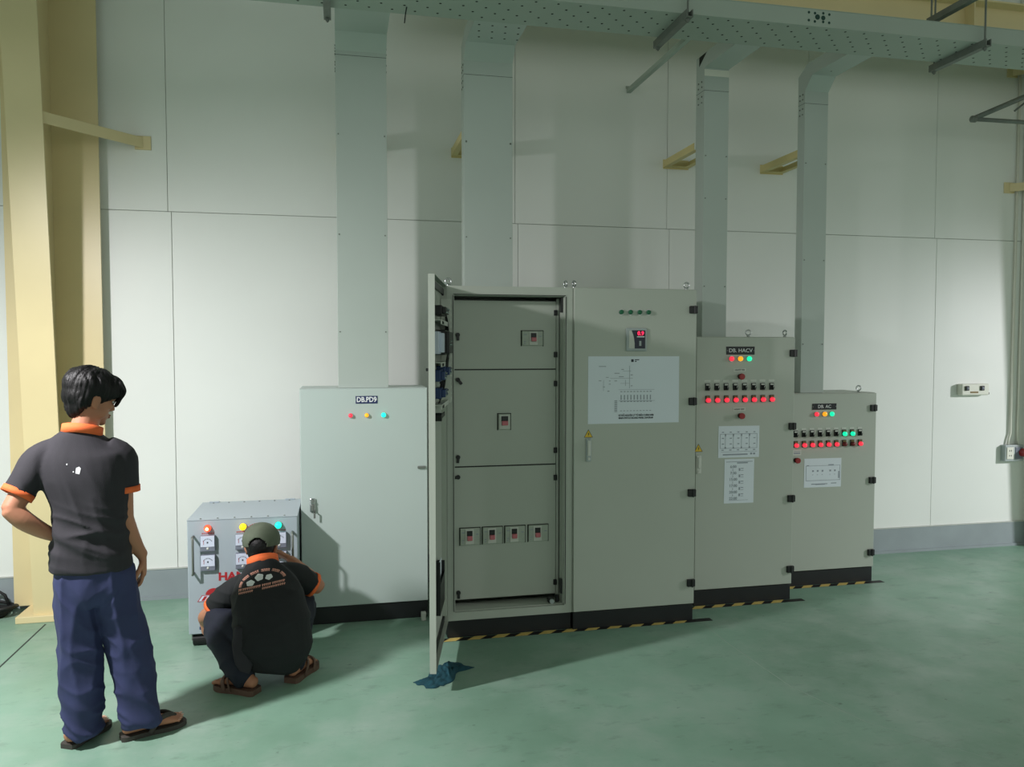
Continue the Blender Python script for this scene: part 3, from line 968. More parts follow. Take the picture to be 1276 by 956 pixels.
for j in range(3):
    for i in range(4):
        cyl(bm, (0.82 + 0.08 * i + 0.015 * j, 4.65 + 0.09 * j, TZ - 0.0006), (0.82 + 0.08 * i + 0.015 * j, 4.65 + 0.09 * j, TZ + 0.0004), 0.0075, 8)
obj('perforation', bm, 'hole_dark', d2)
bm = NB()
for (x, y, z) in ((2.90 + 0.33 + 0.09, 4.9865, 3.61 - 0.0005),):
    cyl(bm, (x, 4.90, TZ - 0.002), (x, 4.90, TZ), 0.006, 6)
obj('elbow_screw', bm, 'galvanised', d4)

def wall_bracket(x0, x1, yend, label):
    t = thing('duct_bracket', label, 'bracket', ((x0 + x1) / 2, (yend + WY) / 2, 3.07), 'cream brackets holding the ducts off the wall')
    bm = NB()
    box(bm, x0, x0 + 0.005, yend, WY - 0.0065, 3.085, 3.135)
    box(bm, x0 + 0.0051, x0 + 0.04, yend, WY - 0.0065, 3.085, 3.09)
    obj('bracket_arm', bm, 'cream_steel_dim', t)
    bm = NB()
    box(bm, x1 - 0.005, x1, yend, WY - 0.0065, 3.085, 3.135)
    box(bm, x1 - 0.04, x1 - 0.0051, yend, WY - 0.0065, 3.085, 3.09)
    obj('bracket_arm', bm, 'cream_steel_dim', t)
    bm = NB()
    box(bm, x0, x1, WY - 0.006, WY - 0.0005, 3.075, 3.145)
    box(bm, x0 + 0.041, x1 - 0.041, WY - 0.045, WY - 0.0065, 3.085, 3.09)
    obj('wall_plate', bm, 'cream_steel_dim', t)
wall_bracket(0.01, 0.278, 5.121, 'cream bracket tying the leftmost wide duct to the wall')
wall_bracket(0.796, 1.085, 5.106, 'cream bracket tying the second wide duct to the wall')
wall_bracket(2.422, 2.630, 5.146, 'cream bracket tying the tape-banded narrow duct to the wall')
wall_bracket(3.236, 3.432, 5.156, 'cream bracket tying the rightmost narrow duct to the wall')

# cream beam above the trunking and the upper hanger
bmh = thing('steel_beam', 'cream steel beam running above the trunking at the top right', 'beam', (5.0, 5.2, 4.0))
bm = NB()
prism(bm, [(5.05, 3.90), (5.25, 3.90), (5.25, 3.912), (5.156, 3.912), (5.156, 4.273), (5.25, 4.273), (5.25, 4.285), (5.05, 4.285), (5.05, 4.273), (5.144, 4.273), (5.144, 3.912), (5.05, 3.912)], 'x', 0.4, 9.5)
obj('beam_section', bm, 'cream_steel', bmh)
for x in (2.0, 4.6, 7.2):
    obj('stiffener', bx(x, x + 0.01, 5.052, 5.1435, 3.9125, 4.2725), 'cream_steel', bmh)
uh = thing('trapeze_hanger', 'higher strut hanger cut by the top edge above the trunking', 'hanger', (3.75, 4.4, 4.0))
bm = NB()
prism(bm, [(3.735, 3.80), (3.775, 3.80), (3.775, 3.84), (3.735, 3.84)], 'y', 4.10, 4.50)
obj('strut_channel', bm, 'galvanised', uh)
obj('threaded_rod', cyl(NB(), (3.755, 4.48, 3.712), (3.755, 4.48, 5.2), 0.006, 8), 'galvanised', uh)

# right-hand pipe bracket
pb = thing('pipe_bracket', 'grey triangular pipe bracket cut by the right edge', 'pipe bracket', (5.2, 5.3, 3.5))
obj('pipe', path(NB(), [(4.84, 5.30, 3.492), (5.9, 5.30, 3.500)], 0.016, 10), 'galvanised', pb, True)
obj('pipe', path(NB(), [(4.84, 5.30, 3.495), (5.3, 5.30, 3.69), (5.9, 5.30, 3.95)], 0.02, 10), 'galvanised', pb, True)
obj('pipe_end', dome(cyl(NB(), (4.86, 5.30, 3.492), (4.83, 5.30, 3.492), 0.026, 12), (4.83, 5.30, 3.492), (-1, 0, 0), 0.026, 0.015), 'galvanised', pb, True)
obj('hanger_rod', cyl(NB(), (5.28, 5.36, 3.60), (5.75, 5.36, 3.95), 0.008, 8), 'galvanised', pb)

# emergency light, sockets, conduits
em = thing('emergency_light', 'small white twin-spot emergency light on the right wall', 'emergency light', (5.225, WY, 1.36))
obj('housing', bx(5.09, 5.36, WY - 0.06, WY - 0.0005, 1.312, 1.408, bev=0.01), 'emergency_white', em)
for x in (5.135, 5.285):
    l_ = obj('spot_head', bx(x - 0.018, x + 0.018, WY - 0.072, WY - 0.0605, 1.352, 1.392, bev=0.004), 'plastic_black', em)
    obj('spot_lens', dome(NB(), (x, WY - 0.0721, 1.372), (0, -1, 0), 0.012, 0.006), 'meter_shade', l_)
obj('test_label', bx(5.17, 5.25, WY - 0.0612, WY - 0.0602, 1.330, 1.345), 'bezel_brass', em)
obj('cord_clip', bx(5.345, 5.372, WY - 0.05, WY - 0.012, 1.318, 1.335, bev=0.003), 'plastic_black', em)
sk = thing('wall_socket', 'grey double socket box with a plug at the right edge', 'socket', (5.64, WY, 0.81))
obj('socket_box', bx(5.545, 5.735, WY - 0.05, WY - 0.0005, 0.74, 0.88, bev=0.006), 'meter_grey', sk)
bm = bx(5.560, 5.630, WY - 0.055, WY - 0.0505, 0.76, 0.862, bev=0.003)
fp = obj('face_plate', bm, 'emergency_white', sk)
bm = NB()
for z in (0.79, 0.832):
    for x in (5.586, 5.604):
        box(bm, x - 0.003, x + 0.003, WY - 0.0556, WY - 0.0551, z - 0.007, z + 0.007)
obj('socket_slot', bm, 'hole_dark', fp)
bm = bx(5.648, 5.722, WY - 0.055, WY - 0.0505, 0.76, 0.862, bev=0.003)
obj('face_plate', bm, 'meter_shade', sk)
pg = thing('plug', 'dark red industrial plug in the wall socket', 'plug', (5.715, WY - 0.055, 0.815))
obj('plug_body', cyl(NB(), (5.715, WY - 0.0555, 0.815), (5.715, WY - 0.115, 0.81), 0.036, 16, 0.030), 'estop_red', pg)
obj('plug_face', dome(NB(), (5.715, WY - 0.1151, 0.81), (0, -1, 0), 0.018, 0.008), 'breaker_red', pg)
bm = path(NB(), [(5.625, WY - 0.018, 6.2), (5.625, WY - 0.018, 0.98), (5.61, WY - 0.018, 0.935), (5.598, WY - 0.018, 0.882)], 0.009, 10)
tag(obj('conduit', bm, 'emergency_white', None, True), 'thin white conduit dropping to the socket box, the left one', 'conduit')
bm = path(NB(), [(5.70, WY - 0.016, 6.2), (5.70, WY - 0.016, 1.10), (5.698, WY - 0.018, 0.98), (5.70, WY - 0.022, 0.882)], 0.009, 10)
tag(obj('conduit', bm, 'emergency_white', None, True), 'thin white conduit dropping to the socket box, the right one', 'conduit')

# ------------------------------------------------------------------ voltage stabilizer on castors
st = thing('voltage_stabilizer', 'low grey voltage stabilizer box with lamps and meters beside the squatting man', 'voltage stabilizer', (-0.55, 4.97, 0))
BX0, BX1, BY0, BY1, BZ0, BZ1 = -0.853, -0.250, 4.70, 5.235, 0.075, 0.728
obj('case', bx(BX0, BX1, BY0, BY1, BZ0, BZ1, bev=0.004), 'box_grey', st)
obj('lid', bx(BX0 - 0.001, BX1 + 0.001, BY0 - 0.002, BY1 + 0.001, BZ1 + 0.0003, BZ1 + 0.004), 'box_grey', st)
bm = NB()
for i in range(6):
    x = BX0 + 0.07 + i * 0.092
    dome(bm, (x, BY0 + 0.02, BZ1 + 0.004), (0, 0, 1), 0.006, 0.005, 8, 3)
    dome(bm, (x, BY1 - 0.04, BZ1 + 0.004), (0, 0, 1), 0.006, 0.005, 8, 3)
obj('lid_screw', bm, 'galvanised', st)
for x in (-0.78, -0.32):
    obj('lifting_tab', bx(x - 0.03, x + 0.03, BY1 - 0.03, BY1 - 0.012, BZ1 + 0.0042, BZ1 + 0.012, bev=0.002), 'box_grey', st)
for x, l in ((-0.742, 'lens_red_bright'), (-0.551, 'lens_amber_bright'), (-0.356, 'lens_green_bright')):
    pilot(st, x, BY0, 0.683, l, r=0.019, h=0.028, core=(l == 'lens_red_bright'))
def meter(x, z):
    m_ = obj('panel_meter', bx(x - 0.040, x + 0.040, BY0 - 0.022, BY0 - 0.0003, z - 0.047, z + 0.045, bev=0.004), 'meter_shade', st, at=(x, BY0, z))
    obj('dial', bx(x - 0.037, x + 0.037, BY0 - 0.0245, BY0 - 0.0222, z - 0.020, z + 0.042, bev=0.001), 'meter_white', m_)
    R__ = []
    for i in range(9):
        a = math.radians(40 + i * 12.5)
        cxm, czm = x + math.cos(a) * 0.029, z - 0.008 + math.sin(a) * 0.034
        R__.append((cxm - 0.0012, cxm + 0.0012, czm - 0.003, czm + 0.003))
    R__.append((x - 0.004, x + 0.004, z + 0.001, z + 0.010))
    obj('scale_marks', marks(NB(), R__, BY0 - 0.0246), 'ink', m_)
    obj('needle', bx(x - 0.022, x - 0.020, BY0 - 0.0256, BY0 - 0.0250, z - 0.006, z + 0.018), 'print_red', m_)
    obj('zero_screw', dome(NB(), (x, BY0 - 0.0221, z - 0.030), (0, -1, 0), 0.007, 0.004, 10, 3), 'label_strip', m_)
    return m_
for x in (-0.741, -0.553, -0.350):
    for z in (0.600, 0.489):
        meter(x, z)
    obj('legend_strip', marks(NB(), [(x - 0.034 + i * 0.010, x - 0.027 + i * 0.010, 0.650, 0.656) for i in range(7)], BY0 - 0.0003), 'print_red', st)
for xs in (-0.820, -0.278):
    bm = path(NB(), [(xs, BY0 - 0.0003, 0.640), (xs, BY0 - 0.045, 0.640), (xs + 0.004, BY0 - 0.050, 0.632), (xs + 0.004, BY0 - 0.050, 0.438), (xs, BY0 - 0.045, 0.430), (xs, BY0 - 0.0003, 0.430)], 0.0065, 8)
    obj('grab_handle', bm, 'galvanised', st, True)
text('brand_lettering', 'HAN', 0.062, (-0.690, BY0 - 0.0008, 0.398), 'print_red', st, align='LEFT', bold=0.0025, sx=1.12)
bm = NB()
n_ = 14
arc = [(-0.715 + 0.045 * math.cos(math.pi * i / n_), 0.300 + 0.036 * math.sin(math.pi * i / n_)) for i in range(n_ + 1)]
prism(bm, arc, 'y', BY0 - 0.001, BY0 - 0.0003)
em_ = obj('emblem', bm, 'print_red', st)
bm = NB()
prism(bm, [(-0.805, 0.262), (-0.655, 0.262), (-0.635, 0.298), (-0.780, 0.298)], 'y', BY0 - 0.0018, BY0 - 0.0011)
obj('emblem_band', bm, 'print_red', em_)
bm = NB()
prism(bm, [(-0.798, 0.265), (-0.659, 0.265), (-0.642, 0.295), (-0.777, 0.295)], 'y', BY0 - 0.0024, BY0 - 0.0019)
obj('emblem_field', bm, 'meter_white', em_)
bm = NB()
for q in (-0.768, -0.732, -0.696):
    prism(bm, [(q - 0.014, 0.268), (q + 0.002, 0.268), (q + 0.018, 0.292), (q + 0.002, 0.292)], 'y', BY0 - 0.0030, BY0 - 0.0025)
obj('emblem_letters', bm, 'print_red', em_)
bm = NB()
for i in range(13):
    a = math.radians(150 - i * 10)
    x_, z_ = -0.462 + 0.075 * math.cos(a), 0.640 + 0.055 * math.sin(a)
    box(bm, x_ - 0.004, x_ + 0.004, BY0 - 0.0009, BY0 - 0.0003, z_ - 0.007, z_ + 0.007)
obj('arched_lettering', bm, 'print_red', st)
obj('lower_lettering', marks(NB(), [(-0.795 + i * 0.016, -0.785 + i * 0.016, 0.100, 0.118) for i in range(6)], BY0 - 0.0003), 'plate_navy', st)
def castor(x, y):
    bm = NB()
    cyl(bm, (x - 0.045, y, 0.036), (x + 0.045, y, 0.036), 0.036, 18)
    c_ = obj('castor', bm, 'rubber', st, at=(x, y, 0.036))
    bm = NB()
    box(bm, x - 0.053, x - 0.0455, y - 0.014, y + 0.014, 0.030, 0.0745)
    box(bm, x + 0.0455, x + 0.053, y - 0.014, y + 0.014, 0.030, 0.0745)
    cyl(bm, (x - 0.055, y, 0.036), (x + 0.055, y, 0.036), 0.009, 10)
    obj('castor_fork', bm, 'galvanised', c_)
for x in (-0.79, -0.31):
    for y in (4.745, 5.18):
        castor(x, y)

# ------------------------------------------------------------------ rag, cable heap
def rag():
    bm = NB()
    n, m_ = 34, 22
    c = Vector((0.51, 4.02, 0))
    d = Vector((0.80, 0.60, 0)); s = Vector((-0.60, 0.80, 0))
    top = []
    for i in range(n + 1):
        row = []
        for j in range(m_ + 1):
            u = (i / n - 0.5) * 2; v = (j / m_ - 0.5) * 2
            w = 0.075 + 0.035 * noise.noise(Vector((u * 2.3, 1.7, 0))) - 0.02 * (u < -0.55) 
            L = 0.165
            p = c + d * (u * L) + s * (v * w + 0.03 * math.sin(u * 3.0))
            q = noise.noise(Vector((u * 3.2, v * 2.2, 4.1)))
            q2 = noise.noise(Vector((u * 8, v * 6, 9.1)))
            e = max(0.0, 1 - max(abs(u), abs(v)) ** 4)
            hgt = (0.006 + 0.030 * abs(q) ** 0.8 + 0.010 * q2 + 0.020 * math.exp(-((u - 0.35) ** 2 + v * v) * 3)) * e
            ang = 1 + 0.16 * noise.noise(Vector((math.atan2(v, u) * 1.6, 3.3, 0)))
            p = c + (p - c) * ang
            p.z = max(0.0025, hgt)
            row.append(bm.verts.new(p))
        top.append(row)
    for i in range(n):
        for j in range(m_):
            bm.faces.new((top[i][j], top[i + 1][j], top[i + 1][j + 1], top[i][j + 1]))
    bmesh.ops.recalc_face_normals(bm, faces=bm.faces)
    r = bmesh.ops.extrude_face_region(bm, geom=list(bm.faces))
    for v in [g for g in r['geom'] if isinstance(g, bmesh.types.BMVert)]:
        v.co.z = max(0.0003, v.co.z - 0.002)
    bmesh.ops.recalc_face_normals(bm, faces=bm.faces)
    tag(obj('cleaning_rag', bm, 'rag_teal', None, True, at=(0.51, 4.02, 0)), 'crumpled teal rag on the floor under the open door', 'rag')
rag()
bm = NB()
for k in range(4):
    pts = []
    for i in range(23):
        a = i / 22 * 2 * math.pi
        R_ = 0.115 + 0.012 * k + 0.01 * math.sin(3 * a + k)
        pts.append((-2.21 + 0.01 * k + R_ * math.cos(a), 5.52 + R_ * 0.8 * math.sin(a), 0.012 + 0.016 * k + 0.012 * math.sin(2 * a + k)))
    path(bm, pts, 0.010, 8)
path(bm, [(-2.10, 5.60, 0.03), (-2.13, 5.61, 0.11), (-2.17, 5.61, 0.14), (-2.24, 5.60, 0.10)], 0.010, 8)
tag(obj('cable_coil', bm, 'rubber', None, True, at=(-2.21, 5.52, 0)), 'black cable coil on the floor at the left edge by the wall', 'cable')

# ------------------------------------------------------------------ people
def crom(P, n):
    """Catmull-Rom through list of tuples"""
    out = []
    P = [tuple(p) for p in P]
    for i in range(len(P) - 1):
        p0 = P[max(i - 1, 0)]; p1 = P[i]; p2 = P[i + 1]; p3 = P[min(i + 2, len(P) - 1)]
        for k in range(n):
            t = k / n
            out.append(tuple(0.5 * (2 * b + (c - a) * t + (2 * a - 5 * b + 4 * c - d) * t * t + (3 * b - a - 3 * c + d) * t ** 3) for a, b, c, d in zip(p0, p1, p2, p3)))
    out.append(P[-1])
    return out

def tube(bm, rows, side=(1, 0, 0), n=18, seg=4, cap=0.6, ex=2.0):
    """rows: (x,y,z,r_side,r_other); rings perpendicular to the path; rounded ends"""
    R = crom(rows, seg)
    pts = [Vector(r[:3]) for r in R]
    rings = []
    side = Vector(side)
    fr = []
    for i, p in enumerate(pts):
        d = (pts[min(i + 1, len(pts) - 1)] - pts[max(i - 1, 0)]).normalized()
        s = (side - d * side.dot(d)).normalized()
        fr.append((d, s, d.cross(s)))
        side = s
    def ring(p, f, a, b):
        d, s, u = f
        vs = []
        for k in range(n):
            t = 2 * math.pi * k / n
            ct, st_ = math.cos(t), math.sin(t)
            if ex != 2.0:
                ct = math.copysign(abs(ct) ** (2 / ex), ct); st_ = math.copysign(abs(st_) ** (2 / ex), st_)
            vs.append(bm.verts.new(p + s * ct * a + u * st_ * b))
        return vs
    a0, b0 = R[0][3], R[0][4]
    a1, b1 = R[-1][3], R[-1][4]
    if cap:
        for k in (3, 2, 1):
            t = k / 4 * math.pi / 2
            rings.append(ring(pts[0] - fr[0][0] * min(a0, b0) * cap * math.sin(t), fr[0], a0 * math.cos(t), b0 * math.cos(t)))
    for p, f, r in zip(pts, fr, R):
        rings.append(ring(p, f, r[3], r[4]))
    if cap:
        for k in (1, 2, 3):
            t = k / 4 * math.pi / 2
            rings.append(ring(pts[-1] + fr[-1][0] * min(a1, b1) * cap * math.sin(t), fr[-1], a1 * math.cos(t), b1 * math.cos(t)))
    for A, B in zip(rings, rings[1:]):
        for k in range(n):
            bm.faces.new((A[k], A[(k + 1) % n], B[(k + 1) % n], B[k]))
    bm.faces.new(list(reversed(rings[0])))
    bm.faces.new(rings[-1])
    return bm

def ell(bm, c, r, rot=None, u=20, v=12):
    M_ = Matrix.Translation(c) @ (rot.to_4x4() if rot else Matrix.Identity(4)) @ Matrix.Diagonal((r[0], r[1], r[2], 1))
    bmesh.ops.create_uvsphere(bm, u_segments=u, v_segments=v, radius=1.0, matrix=M_)
    return bm

def solid(name, bm, m, parent, voxel=0.008, smooth=4, fn=None, fac=0.5):
    """union of overlapping closed volumes -> one continuous smooth surface"""
    bmesh.ops.recalc_face_normals(bm, faces=bm.faces)
    me = bpy.data.meshes.new('tmp'); bm.to_mesh(me); bm.free()
    t = bpy.data.objects.new('tmp', me); COL.objects.link(t)
    r = t.modifiers.new('r', 'REMESH'); r.mode = 'VOXEL'; r.voxel_size = voxel
    s = t.modifiers.new('s', 'SMOOTH'); s.factor = fac; s.iterations = smooth
    bpy.context.view_layer.update()
    me2 = bpy.data.meshes.new_from_object(t.evaluated_get(bpy.context.evaluated_depsgraph_get()))
    bpy.data.objects.remove(t, do_unlink=True); bpy.data.meshes.remove(me)
    b2 = NB(); b2.from_mesh(me2); bpy.data.meshes.remove(me2)
    b2.normal_update()
    if fn:
        off = [(v, v.co + v.normal * fn(v.co, v.normal)) for v in b2.verts]
        for v, c in off:
            v.co = c
    return obj(name, b2, m, parent, True)

def ridge(p, sx, sy, sz, seed):
    return (1 - abs(noise.noise(Vector((p.x * sx + seed, p.y * sy, p.z * sz))))) ** 3

def hand(bm, wrist, d, nrm, side, curl=0.5, size=1.0, splay=0.1):
    """palm and five fingers; d points along the hand, nrm out of the palm, side = thumb side (+1/-1 of d x nrm)"""
    w = Vector(wrist); d = Vector(d).normalized(); nrm = Vector(nrm); nrm = (nrm - d * nrm.dot(d)).normalized()
    s = d.cross(nrm).normalized() * side
    L = 0.085 * size
    k = w + d * L
    tube(bm, [tuple(w - d * 0.02) + (0.024 * size, 0.019 * size), tuple(w + d * 0.02 * size) + (0.029 * size, 0.017 * size), tuple(k - d * 0.012 * size) + (0.040 * size, 0.014 * size), tuple(k) + (0.037 * size, 0.012 * size)], side=s, n=16, seg=3)
    for i, (o, ln, r) in enumerate(((0.031, 0.070, 0.0088), (0.0105, 0.080, 0.0092), (-0.0105, 0.074, 0.0088), (-0.030, 0.058, 0.0078))):
        a = k + s * o * size - d * 0.012 * size
        dd = (d + s * (o / 0.03) * splay).normalized()
        row = [tuple(a) + (r * size, r * size)]
        p = a + dd * 0.010
        ang = 0.25 * curl
        for q, f in enumerate((0.45, 0.32, 0.23)):
            ang += curl * (0.55, 0.75, 0.55)[q]
            p = p + (dd * math.cos(ang) + nrm * math.sin(ang)) * ln * f * size
            rr = r * (0.97, 0.9, 0.72)[q] * size
            row.append(tuple(p) + (rr, rr))
        tube(bm, row, side=s, n=10, seg=3, cap=0.9)
    a = w + d * 0.022 * size + s * 0.018 * size
    b = a + (d * 0.55 + s * 0.75 + nrm * 0.35).normalized() * 0.042 * size
    c = b + (d * 0.85 + s * 0.30 + nrm * 0.45).normalized() * 0.032 * size
    e = c + (d * 0.95 + nrm * 0.35).normalized() * 0.024 * size
    tube(bm, [tuple(a) + (0.014 * size,) * 2, tuple(b) + (0.0115 * size,) * 2, tuple(c) + (0.0098 * size,) * 2, tuple(e) + (0.0076 * size,) * 2], side=s, n=10, seg=3, cap=0.9)

def head(bm, c, fwd, up, size=1.0):
    """skull, jaw, nose, brow, ears, lips in a head frame"""
    fwd = Vector(fwd).normalized(); up = Vector(up); up = (up - fwd * up.dot(fwd)).normalized()
    rt = fwd.cross(up).normalized()
    M3 = Matrix((rt, fwd, up)).transposed()
    def P(x, y, z):
        return Vector(c) + M3 @ (Vector((x, y, z)) * size)
    def E(x, y, z, a, b, h, tilt=0.0):
        ell(bm, P(x, y, z), (a * size, b * size, h * size), M3 @ Matrix.Rotation(tilt, 3, 'X'))
    E(0, -0.012, 0.030, 0.074, 0.094, 0.085)
    E(0, 0.040, -0.005, 0.062, 0.050, 0.075)
    E(0, 0.050, -0.062, 0.045, 0.042, 0.040)
    E(0, 0.072, -0.090, 0.022, 0.020, 0.018)
    for s in (-1, 1):
        E(s * 0.048, 0.030, -0.055, 0.018, 0.045, 0.030, 0.5)
        E(s * 0.040, 0.070, -0.012, 0.020, 0.018, 0.016)
        E(s * 0.030, 0.080, 0.024, 0.026, 0.012, 0.010)
        E(s * 0.077, -0.006, -0.010, 0.010, 0.020, 0.031, -0.2)
        E(s * 0.086, -0.012, -0.002, 0.006, 0.018, 0.024, -0.2)
        E(s * 0.080, 0.000, -0.034, 0.007, 0.010, 0.012)
        E(s * 0.010, 0.095, -0.030, 0.008, 0.009, 0.007)
    tube(bm, [tuple(P(0, 0.082, 0.022)) + (0.008, 0.008), tuple(P(0, 0.097, -0.006)) + (0.009, 0.010), tuple(P(0, 0.106, -0.026)) + (0.011, 0.010)], side=rt, n=10)
    E(0, 0.090, -0.054, 0.022, 0.008, 0.006)
    E(0, 0.088, -0.064, 0.020, 0.009, 0.007)
    return P, M3

def face_details(P, M3, parent):
    for s in (-1, 1):
        e = obj('eye', ell(NB(), P(s * 0.031, 0.079, 0.008), (0.013, 0.008, 0.007), M3), 'eye_white', parent, True)
        obj('iris', ell(NB(), P(s * 0.031, 0.0855, 0.008), (0.005, 0.003, 0.005), M3), 'hair_black', e, True)
    bm = NB()
    ell(bm, P(0, 0.0965, -0.054), (0.019, 0.004, 0.0045), M3)
    ell(bm, P(0, 0.0955, -0.063), (0.017, 0.005, 0.0055), M3)
    obj('lips', bm, 'lip', parent, True)

def band(bm, c, axis, a, b, side, w, t, n=40, wob=0.0):
    """flat ribbed band (collar / cuff): ring of rectangular section"""
    c = Vector(c); ax = Vector(axis).normalized(); s = Vector(side); s = (s - ax * s.dot(ax)).normalized(); u = ax.cross(s)
    g = []
    for i in range(n):
        q = 2 * math.pi * i / n
        o = s * math.cos(q) * a + u * math.sin(q) * b
        dd = o.normalized()
        lift = ax * wob * math.sin(q)
        g.append([bm.verts.new(c + o + lift - ax * w / 2), bm.verts.new(c + o + dd * t + lift - ax * w / 2), bm.verts.new(c + o + dd * t * 0.9 + lift + ax * w / 2), bm.verts.new(c + o + lift + ax * w / 2)])
    for i in range(n):
        A, B = g[i], g[(i + 1) % n]
        for j in range(4):
            bm.faces.new((A[j], B[j], B[(j + 1) % 4], A[(j + 1) % 4]))
    bmesh.ops.recalc_face_normals(bm, faces=bm.faces)
    return bm

def wrap(bm, target, d, off=0.0015):
    """press flat print onto a garment along direction d"""
    dg = bpy.context.evaluated_depsgraph_get()
    bpy.context.view_layer.update()
    b2 = NB(); b2.from_mesh(target.data); b2.transform(Matrix.Translation(wloc(target)))
    tree = BVHTree.FromBMesh(b2); b2.free()
    d = Vector(d).normalized()
    dead = []
    for v in bm.verts:
        h = tree.ray_cast(v.co - d * 0.6, d)
        if h[0] is not None:
            v.co = h[0] - d * off
        else:
            dead.append(v)
    if dead:
        bmesh.ops.delete(bm, geom=dead, context='VERTS')
    return bm

def sandal(heel, toe, w, zt, m, parent, strap):
    h = Vector(heel); t = Vector(toe); d = (t - h); L = d.length; d.normalize(); s = Vector((d.y, -d.x, 0))
    prof = [(-0.01, 0.60), (0.08, 0.80), (0.3, 0.78), (0.5, 0.82), (0.7, 0.98), (0.85, 0.92), (0.97, 0.6), (1.02, 0.25)]
    P_ = crom(prof, 4)
    A = [h + d * L * a + s * w * b * 0.5 for a, b in P_] + [h + d * L * a - s * w * b * 0.5 for a, b in reversed(P_)]
    bm = NB()
    prism(bm, [(p.x, p.y) for p in A], 'z', 0.0, zt)
    so = obj('sandal', bm, m, parent)
    bm = NB()
    for e in strap:
        p = [h + d * L * a + s * w * 0.5 * b + Vector((0, 0, z)) for a, b, z in e]
        tube(bm, [tuple(q) + (0.012, 0.004) for q in p], side=d, n=8, seg=4)
    obj('strap', bm, m, so, True)
    return so

def foot(bm, heel, toe, z, w, ankle, knee):
    """bare foot with toes resting on a sole at height z"""
    h = Vector(heel); t = Vector(toe); d = (t - h); L = d.length; d.normalize(); s = Vector((d.y, -d.x, 0))
    def Q(a, b, zz):
        p = h + d * L * a + s * b
        return (p.x, p.y, z + zz)
    tube(bm, [Q(0.07, 0, .028) + (0.030, 0.027), Q(0.25, 0, .030) + (0.032, 0.030), Q(0.5, 0, .030) + (0.036, 0.028), Q(0.72, 0, .020) + (w * .48, 0.019), Q(0.82, 0, .014) + (w * .45, 0.013)], side=s, n=16, seg=3)
    a = Vector(ankle)
    tube(bm, [Q(0.16, 0, .03) + (0.032, 0.034), (a.x, a.y, a.z, 0.034, 0.036), tuple(a + (Vector(knee) - a).normalized() * 0.10) + (0.040, 0.042)], side=s, n=14, seg=3)
    for i, (b, ln, r) in enumerate(((-0.40, 0.95, 0.012), (-0.19, 0.97, 0.0085), (0.0, 0.95, 0.008), (0.18, 0.92, 0.0075), (0.36, 0.88, 0.007))):
        tube(bm, [Q(0.78, b * w, .014) + (r, r), Q((0.78 + ln) / 2, b * w, .016) + (r, r), Q(ln, b * w, .009) + (r, r * 0.9)], side=s, n=10, seg=2, cap=0.9)

# ---- standing man
man = thing('person', 'person standing in black polo with orange collar, navy trousers, hand on hip', 'person', (-1.03, 3.66, 0))
hc = Vector((-1.050, 3.700, 1.486))
hf = Vector((0.76, 0.58, -0.30)); hu = Vector((0.22, 0.15, 0.95))
bm = NB()
P, M3 = head(bm, hc, hf, hu, 0.95)
tube(bm, [(-1.085, 3.665, 1.26, .075, .06), (-1.078, 3.670, 1.34, .056, .056), (-1.062, 3.682, 1.41, .053, .055), (-1.052, 3.69, 1.46, .055, .06)], n=18)
tube(bm, [(-1.05, 3.66, 0.72, .12, .09), (-1.05, 3.66, .95, .11, .085), (-1.07, 3.66, 1.15, .13, .09), (-1.085, 3.66, 1.26, .12, .07)], n=20)
# left arm, hand on hip
tube(bm, [(-1.225, 3.655, 1.255, .052, .050), (-1.275, 3.605, 1.14, .046, .046), (-1.318, 3.555, 1.045, .039, .041)], n=16)
tube(bm, [(-1.318, 3.555, 1.045, .040, .041), (-1.275, 3.565, .995, .040, .039), (-1.225, 3.600, .945, .033, .033), (-1.185, 3.630, .912, .026, .024)], n=16)
hand(bm, (-1.180, 3.634, .908), (0.55, 0.72, -0.38), (0.75, -0.62, 0.05), 1, 0.55, 0.92)
# right arm hanging
tube(bm, [(-.945, 3.69, 1.245, .052, .050), (-.932, 3.685, 1.10, .045, .046), (-.922, 3.675, .965, .038, .040)], n=16)
tube(bm, [(-.922, 3.675, .965, .038, .040), (-.908, 3.69, .90, .038, .038), (-.885, 3.715, .83, .030, .029), (-.866, 3.735, .785, .024, .027)], n=16)
hand(bm, (-.866, 3.735, .780), (0.02, 0.10, -1.0), (-0.90, -0.2, 0.0), -1, 0.55, 0.98)
# legs and feet
tube(bm, [(-1.12, 3.66, .80, .075, .075), (-1.105, 3.66, .44, .055, .055), (-1.10, 3.655, .09, .038, .04)], n=16)
tube(bm, [(-.97, 3.67, .80, .075, .075), (-.925, 3.695, .44, .055, .055), (-.875, 3.665, .09, .038, .04)], n=16)
LH, LT = (-1.150, 3.605), (-1.045, 3.815)
RH, RT = (-.945, 3.640), (-.705, 3.748)
foot(bm, LH + (0,), LT + (0,), 0.020, 0.082, (-1.112, 3.668, 0.10), (-1.105, 3.66, .44))
foot(bm, RH + (0,), RT + (0,), 0.020, 0.082, (-.880, 3.668, 0.10), (-.925, 3.695, .44))
body = solid('body', bm, 'skin', man, 0.0052, 3)
face_details(P, M3, man)
def toenails(heel, toe, z, w, parent):
    h = Vector(heel); t = Vector(toe); d = (t - h); L = d.length; d.normalize(); sd = Vector((d.y, -d.x, 0))
    for b, ln, r in ((-0.40, 0.95, 0.012), (-0.19, 0.97, 0.0085), (0.0, 0.95, 0.008), (0.18, 0.92, 0.0075), (0.36, 0.88, 0.007)):
        p = h + d * L * (ln + 0.005) + sd * b * w + Vector((0, 0, z + 0.0105 + r * 0.72))
        obj('toenail', ell(NB(), p, (r * 0.75, r * 0.95, 0.0016), Matrix((sd, d, Vector((0, 0, 1)))).transposed(), 10, 6), 'nail', parent, True)
